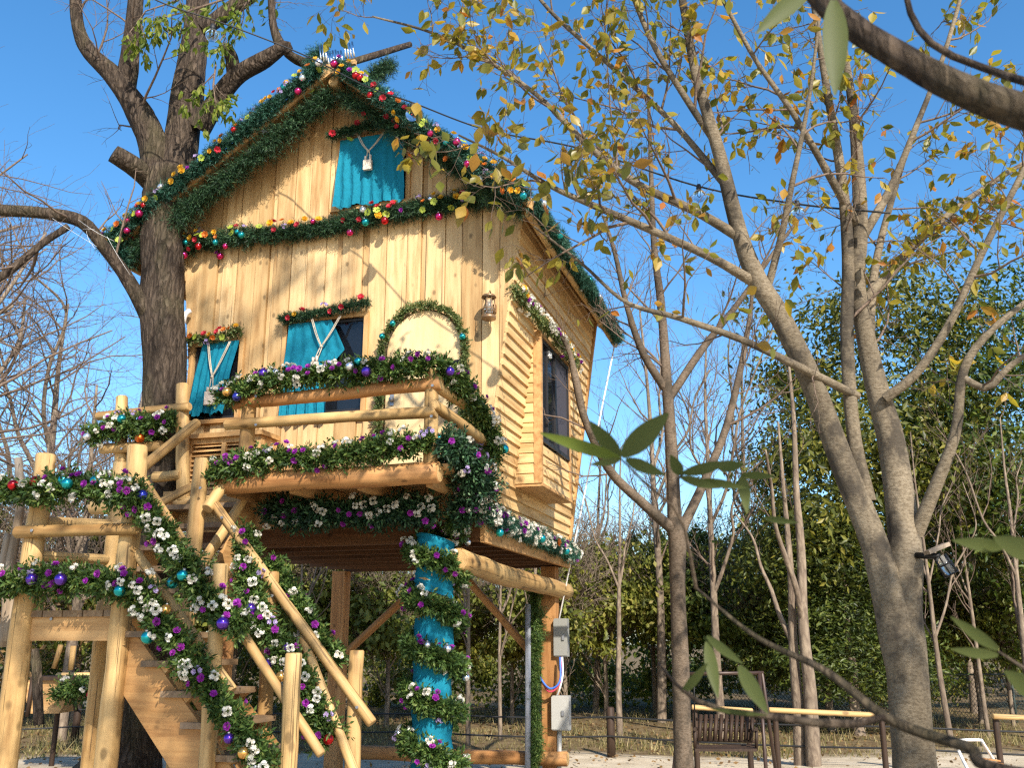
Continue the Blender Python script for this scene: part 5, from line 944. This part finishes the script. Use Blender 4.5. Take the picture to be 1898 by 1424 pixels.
# far wood, one mass
def far_wood():
    g = np.random.default_rng(77); lob = []
    for i in range(46):
        x = -24 + i*1.15; lob.append((x, 31 + g.uniform(-2, 3), 1.6 + g.uniform(-.3, .5), 1.5, 1.5, 1.9 + g.uniform(-.6, .6)))
        if x > 9 or x < -12 and g.uniform() < .5: lob.append((x, 33 + g.uniform(-1, 2), 4.3 + g.uniform(-1.2, .8), 1.5, 1.5, 1.6))
    me = crown_mesh(9, 42000, lob, .24, .3, .8, .5, 'leaf_dark'); tag(link('far_wood', me), 'dense dark wood filling the gaps behind the trees', 'wood', kind='stuff')
far_wood()
def undergrowth():
    g = np.random.default_rng(79); lob = [(-19 + i*.62, 25.6 + g.uniform(-1.2, 1.2), g.uniform(.5, 1.5), .9, .7, g.uniform(.6, 1.1)) for i in range(58)]
    me = crown_mesh(10, 40000, lob, .15, .24, .8, .4, 'leaf_shrub'); tag(link('undergrowth', me), 'leafy undergrowth between the trunks at the edge of the wood', 'undergrowth', kind='stuff')
undergrowth()
# undergrowth twigs and grass
def grass():
    g = np.random.default_rng(78); n = 46000; x = g.uniform(-16, 18, n); y = 15.2 + g.beta(1, 1.6, n)*11 + .5*np.sin(x*.9); keep = g.uniform(0, 1, n) < .18 + .82*(np.sin(x*1.3+y)*np.cos(y*1.7-x*.6) > -.2); x, y = x[keep], y[keep]; n = len(x)
    h = g.uniform(.03, .15, n)*(1 + 1.1*(np.sin(x*2.1+.7*np.sin(y*2))*np.cos(y*1.3) > .35)); a = g.uniform(0, 6.28, n); w = .009; b = np.column_stack([x, y, np.full(n, -.06)]); s = np.column_stack([np.cos(a), np.sin(a), np.zeros(n)])*w
    tip = b + np.column_stack([g.normal(0, .4, n)*h, g.normal(0, .4, n)*h, h]); V = np.stack([b-s, b+s, tip], 1).reshape(-1, 3)
    me = make_mesh('grass', V, [(np.arange(len(V)).reshape(-1, 3), 0, False)]); mats(me, M['dry_grass']); tag(link('grass', me), 'dry yellow-green grass along the edge of the wood', 'grass', kind='stuff')
    n = 9000; x = g.uniform(-9, 9, n); y = g.uniform(9, 24, n)**1; keep = g.uniform(0, 1, n) < np.clip((y-10)/12, .03, 1); x, y = x[keep], y[keep]; n = len(x); pos = np.column_stack([x, y, np.full(n, -.005) + .0*x]); d = unit(np.column_stack([g.normal(0, 1, n), g.normal(0, 1, n), g.normal(0, .12, n)]))
    me = leaf_mesh(pos, d, .07, g, np.zeros(3), .9, False); mats(me, M['leaf_brown']); tag(link('fallen_leaves', me), 'fallen brown leaves scattered over the sand and grass', 'leaves', kind='stuff')
grass()

# ------------------------------------------------------------------ fences, bench, lamp, furniture
def rope_fence(pts, label_rope, posts):
    for i, (x, Y, top) in enumerate(posts):
        b = MB(); b.tube([(0, 0, -.1), (0, 0, top*.5), (0, 0, top-.02), (0, 0, top)], [.065, .062, .06, .045], 12); o = link('fence_post', b.mesh('fence_post')); mats(o.data, M['dark_wood']); X = P(x, 1190, Y)[0]; o.location = (X, Y, 0)
        tag(o, pts[i], 'post', 'dark posts of the rope fence')
    for j, h in enumerate((.52, .25)):
        pp = []
        for i in range(len(posts)-1):
            a = np.array([P(posts[i][0], 1190, posts[i][1])[0], posts[i][1]-.07, h]); c = np.array([P(posts[i+1][0], 1190, posts[i+1][1])[0], posts[i+1][1]-.07, h])
            for f in np.linspace(0, 1, 9)[:-1]: pp.append(a + (c-a)*f - np.array([0, 0, .45*f*(1-f)*(.3 if j else .25)]))
        pp.append(c); tubething('fence_rope', label_rope[j], 'rope', pp, .014, 'cable_black', n=6)
rope_fence(['dark rope fence post at far left behind the landing', 'dark rope fence post seen between the two landing posts', 'dark rope fence post behind the teal post', 'dark rope fence post right of the electrical boxes', 'dark rope fence post behind the pale tree trunk', 'dark rope fence post past the right edge'],
           ['upper black rope of the fence along the wood', 'lower black rope of the fence along the wood'], [(-250, 16, .62), (158, 17, .66), (790, 16, .62), (1128, 15.3, .66), (1660, 13.6, .64), (2150, 12.6, .64)])
# chain-link fence
cf = thing('chain_link_fence', 'low dark green chain-link fence at the foot of the wood', 'fence', (4, 21, 0))
b = MB(); x0, x1, yy, hh = 4.2, 12.5, 21.0, .95
for f in np.arange(0, x1-x0+1.2, .075):
    for s in (1, -1):
        xa, xb = x0+f, x0+f+s*hh*.8; z0_, z1_ = 0, hh
        b.tube([(xa, yy, z0_), (xb, yy, z1_)], .0045, 3, 0, False)
o = part('mesh', b, M['chain_green'] if 'chain_green' in M else plain('chain_green', (.03, .045, .04), .6), cf); o.location = -np.array([4, 21, 0]); o['kind'] = 'stuff'
for x in np.arange(x0, x1+.1, 2.05): b = MB(); b.tube([(x, yy+.02, -.1), (x, yy+.02, hh+.03)], .025, 8); part('post', b, M['chain_green'], cf)
b = MB(); b.tube([(x0-.4, yy, hh), (x1+.4, yy, hh)], .02, 8); part('top_rail', b, M['chain_green'], cf)
# low timber rails
def rail(label, x0, y0, x1, y1, Y, r=.032):
    a, c = P(x0, y0, Y), P(x1, y1, Y); t = thing('timber_rail', label, 'rail', (a[0], Y, 0)); o = log(t, 'bar', a, c, r, r)
    for f in (.06, .94): q = a+(c-a)*f; log(t, 'leg', (q[0], q[1]+.06, -.1), (q[0], q[1]+.06, q[2]+.0), .035, .035, [M['dark_wood'], M['dark_wood']])
rail('long yellow timber rail behind the pale tree trunk', 1425, 1317, 1650, 1328, 12.5); rail('short yellow timber rail behind the hanging bench', 1282, 1312, 1395, 1319, 12.6); rail('yellow timber rail cut off by the right edge', 1840, 1329, 1990, 1336, 12.2)
# hanging bench on an A-frame
YB = 11.6; sw = thing('swing_bench', 'dark slatted swing bench hanging in a brown metal frame', 'bench', P(1340, 1440, YB)*np.array([1, 1, 0]))
def pxm(x, y, Y=YB): return P(x, y, Y)
def bar(t, nm, a, c, r, m_): b = MB(); b.tube([a, c], r, 8); o = part(nm, b, M[m_], t); return o
for i in range(11):
    x = 1296+i*9.6; bar(sw, 'back_slat', pxm(x, 1375, YB+.02), pxm(x+3, 1326, YB+.12), .023, 'dark_wood')
for y, n_, dy in ((1334, 'back_rail', .13), (1352, 'back_rail', .08), (1372, 'back_rail', .05)): bar(sw, n_, pxm(1290, y, YB+dy), pxm(1403, y+4, YB+dy), .018, 'dark_wood')
for i in range(4):
    a, c = pxm(1287, 1384+i*2.2, YB-.06-.11*i), pxm(1402, 1391+i*2.2, YB-.06-.11*i); b = MB(); b.box((a[0], a[1]-.045, a[2]-.015), (c[0], a[1]+.045, a[2]+.012)); part('seat_slat', b, M['dark_wood'], sw)
for x in (1288, 1402):
    bar(sw, 'arm', pxm(x, 1352, YB), pxm(x, 1353, YB-.4), .02, 'dark_wood'); bar(sw, 'arm_post', pxm(x, 1392, YB-.36), pxm(x, 1352, YB-.36), .018, 'dark_wood'); bar(sw, 'chain', pxm(x, 1352, YB-.05), pxm(x-2, 1254, YB-.05), .008, 'black_metal')
bar(sw, 'top_bar', pxm(1262, 1250, YB-.05), pxm(1415, 1248, YB-.05), .02, 'brown_metal')
for x0, x1, dy in ((1420, 1407, -.55), (1440, 1412, .5), (1240, 1268, -.55), (1262, 1268, .5)):
    q = pxm(x0, 1424, YB+dy); q[2] = -.05; bar(sw, 'leg', q, pxm(x1, 1248, YB-.05), .022, 'brown_metal')
# lamp on the pale tree
lp = thing('tree_lamp', 'caged garden lamp with wooden roof fixed to the pale tree trunk', 'lamp', P(1700, 1030, 6.05)); c0 = P(1742, 1032, 6.0); dn = unit(np.array([.45, -.1, -.9]))
b = MB(); q = [c0+np.array(v_)*.001 for v_ in ((-75, -45, 10), (55, -45, 62), (55, 45, 62), (-75, 45, 10))]; b.prism(q, (-.008, 0, .022)); o = part('roof', b, M['weathered'], lp)
b = MB(); b.tube([c0, c0+dn*.12], [.03, .036], 12); part('glass', b, M['lamp_glass'], lp)
b = MB()
for a in np.linspace(0, 6.28, 7)[:-1]:
    s1 = unit(np.cross(dn, [0, 1, 0])); s2 = np.cross(dn, s1); e = s1*math.cos(a)+s2*math.sin(a); b.tube([c0+e*.038, c0+e*.044+dn*.12], .005, 5)
for f in (.055, .12): b.tube([c0+dn*f+(s1*math.cos(a)+s2*math.sin(a))*.044 for a in np.linspace(0, 6.28, 15)], .005, 5, 0, False)
part('cage', b, M['black_metal'], lp); b = MB(); b.tube([P(1698, 1030, 6.1), c0], .02, 8); part('arm', b, M['black_metal'], lp)
# white folding chair, bottom right
ch = thing('folding_chair', 'white metal folding chair with wooden slats at the bottom right', 'chair', P(1820, 1470, 8.6)*np.array([1, 1, 0]))
def tb(t, nm, pts, r, m_): b = MB(); b.tube(smooth_path(pts, 4*len(pts)), r, 7); return part(nm, b, M[m_], t)
Yc = 8.6; tb(ch, 'back_frame', [P(1772, 1378, Yc), P(1775, 1374, Yc), P(1815, 1373, Yc+.1), P(1823, 1380, Yc+.1), P(1850, 1425, Yc+.3), P(1880, 1490, Yc+.3)], .013, 'white_paint'); tb(ch, 'leg', [P(1772, 1378, Yc), P(1780, 1400, Yc), P(1800, 1440, Yc-.2), P(1830, 1500, Yc-.3)], .013, 'white_paint')
for i in range(4): a = P(1795+i*6, 1405+i*6, Yc-.05*i); c = P(1850+i*6, 1412+i*6, Yc+.25-.05*i); b = MB(); b.prism([a, c, c+np.array([0, -.05, 0]), a+np.array([0, -.05, 0])], (0, 0, .012)); part('seat_slat', b, M['log_red'], ch)
# things behind the landing at left
Yl = 13.5; pl = thing('planter_bench', 'wooden flower trough on crossed legs behind the left landing posts', 'planter', P(130, 1400, Yl)*np.array([1, 1, 0]))
a, c = P(45, 1262, Yl), P(150, 1262, Yl); b = MB(); b.prism([(a[0], Yl, a[2]), (c[0], Yl, c[2]), (c[0]-.25, Yl, c[2]-.42), (a[0]+.1, Yl, a[2]-.42)], (0, .5, 0)); part('trough', b, M['board_u'], pl)
b = MB(); b.box((a[0]+.1, Yl-.06, a[2]), (c[0]+.05, Yl+.5, a[2]+.05)); part('top', b, M['dark_wood'], pl)
bar(pl, 'leg', P(128, 1262, Yl-.1), P(142, 1320, Yl-.1), .03, 'dark_wood'); bar(pl, 'leg', P(60, 1262, Yl-.1), P(50, 1330, Yl-.1), .03, 'dark_wood'); bar(pl, 'upright', P(100, 1240, Yl), P(113, 1196, Yl), .035, 'log'); bar(pl, 'upright', P(131, 1243, Yl), P(136, 1198, Yl), .04, 'log')
garland('small garland of red and white flowers on the trough beyond the landing', [P(105, 1285, 13.3), P(140, 1275, 13.3), P(170, 1290, 13.3), P(190, 1300, 13.3)], .13, 'cypress', world=True, leaf=True, w=.012, nl=.07, K=10, flowers=dict(red=2, white=2), nflow=8, fr=.05)
rail('pale timber rail beyond the trough at left', 105, 1257, 190, 1257, 14.0, .07)
tubething('fence_stake', 'dark weathered stake between the landing posts with a twisted top', 'stake', smooth_path([P(72, 1345, 11.5), P(70, 1290, 11.5), P(68, 1240, 11.5), P(62, 1205, 11.5)], 10), .055, 'bark_dark', n=9)
# ------------------------------------------------------------------ string of light bulbs
cable = smooth_path([P(200, -60, 8.2), P(290, 0, 8.3), P(420, 45, 8.4), P(560, 100, 8.5), P(680, 160, 8.2), P(765, 190, 8.0), P(900, 240, 7.6), P(1075, 275, 7.2), P(1293, 345, 6.8), P(1478, 378, 6.4), P(1650, 395, 6.1)], 80)
tubething('light_cable', 'thin black cable of the bulb string from the big tree to the pale tree', 'cable', cable, .007, 'cable_black', n=6)
for (x, y, Y, r, lab) in ((393, 65, 8.38, .065, 'clear light bulb in front of the big tree'), (764, 212, 8.0, .062, 'clear light bulb in front of the right gable slope'), (1072, 295, 7.2, .058, 'clear light bulb against the sky right of the house'), (1296, 363, 6.8, .05, 'clear light bulb hanging left of the pale leaning stem'), (1479, 395, 6.4, .05, 'clear light bulb hanging right of the pale leaning stem')):
    c = P(x, y, Y); t = thing('light_bulb', lab, 'light bulb', c, 'bulbs of the string light'); b = MB(); b.sphere((0, 0, 0), r, 0, 18, 12); o = link('glass', b.mesh('glass')); mats(o.data, M['bulb_glass']); o.parent = t
    b = MB(); b.tube([(0, 0, r*.85), (0, 0, r*1.3), (0, 0, r*1.9)], [r*.35, r*.42, r*.3], 10); o = link('socket', b.mesh('socket')); mats(o.data, M['cable_black']); o.parent = t
    b = MB(); b.tube([(-r*.15, 0, r*.6), (-r*.2, 0, 0), (0, 0, -r*.2), (r*.2, 0, 0), (r*.15, 0, r*.6)], r*.05, 5); o = link('filament', b.mesh('filament')); mats(o.data, M['filament']); o.parent = t
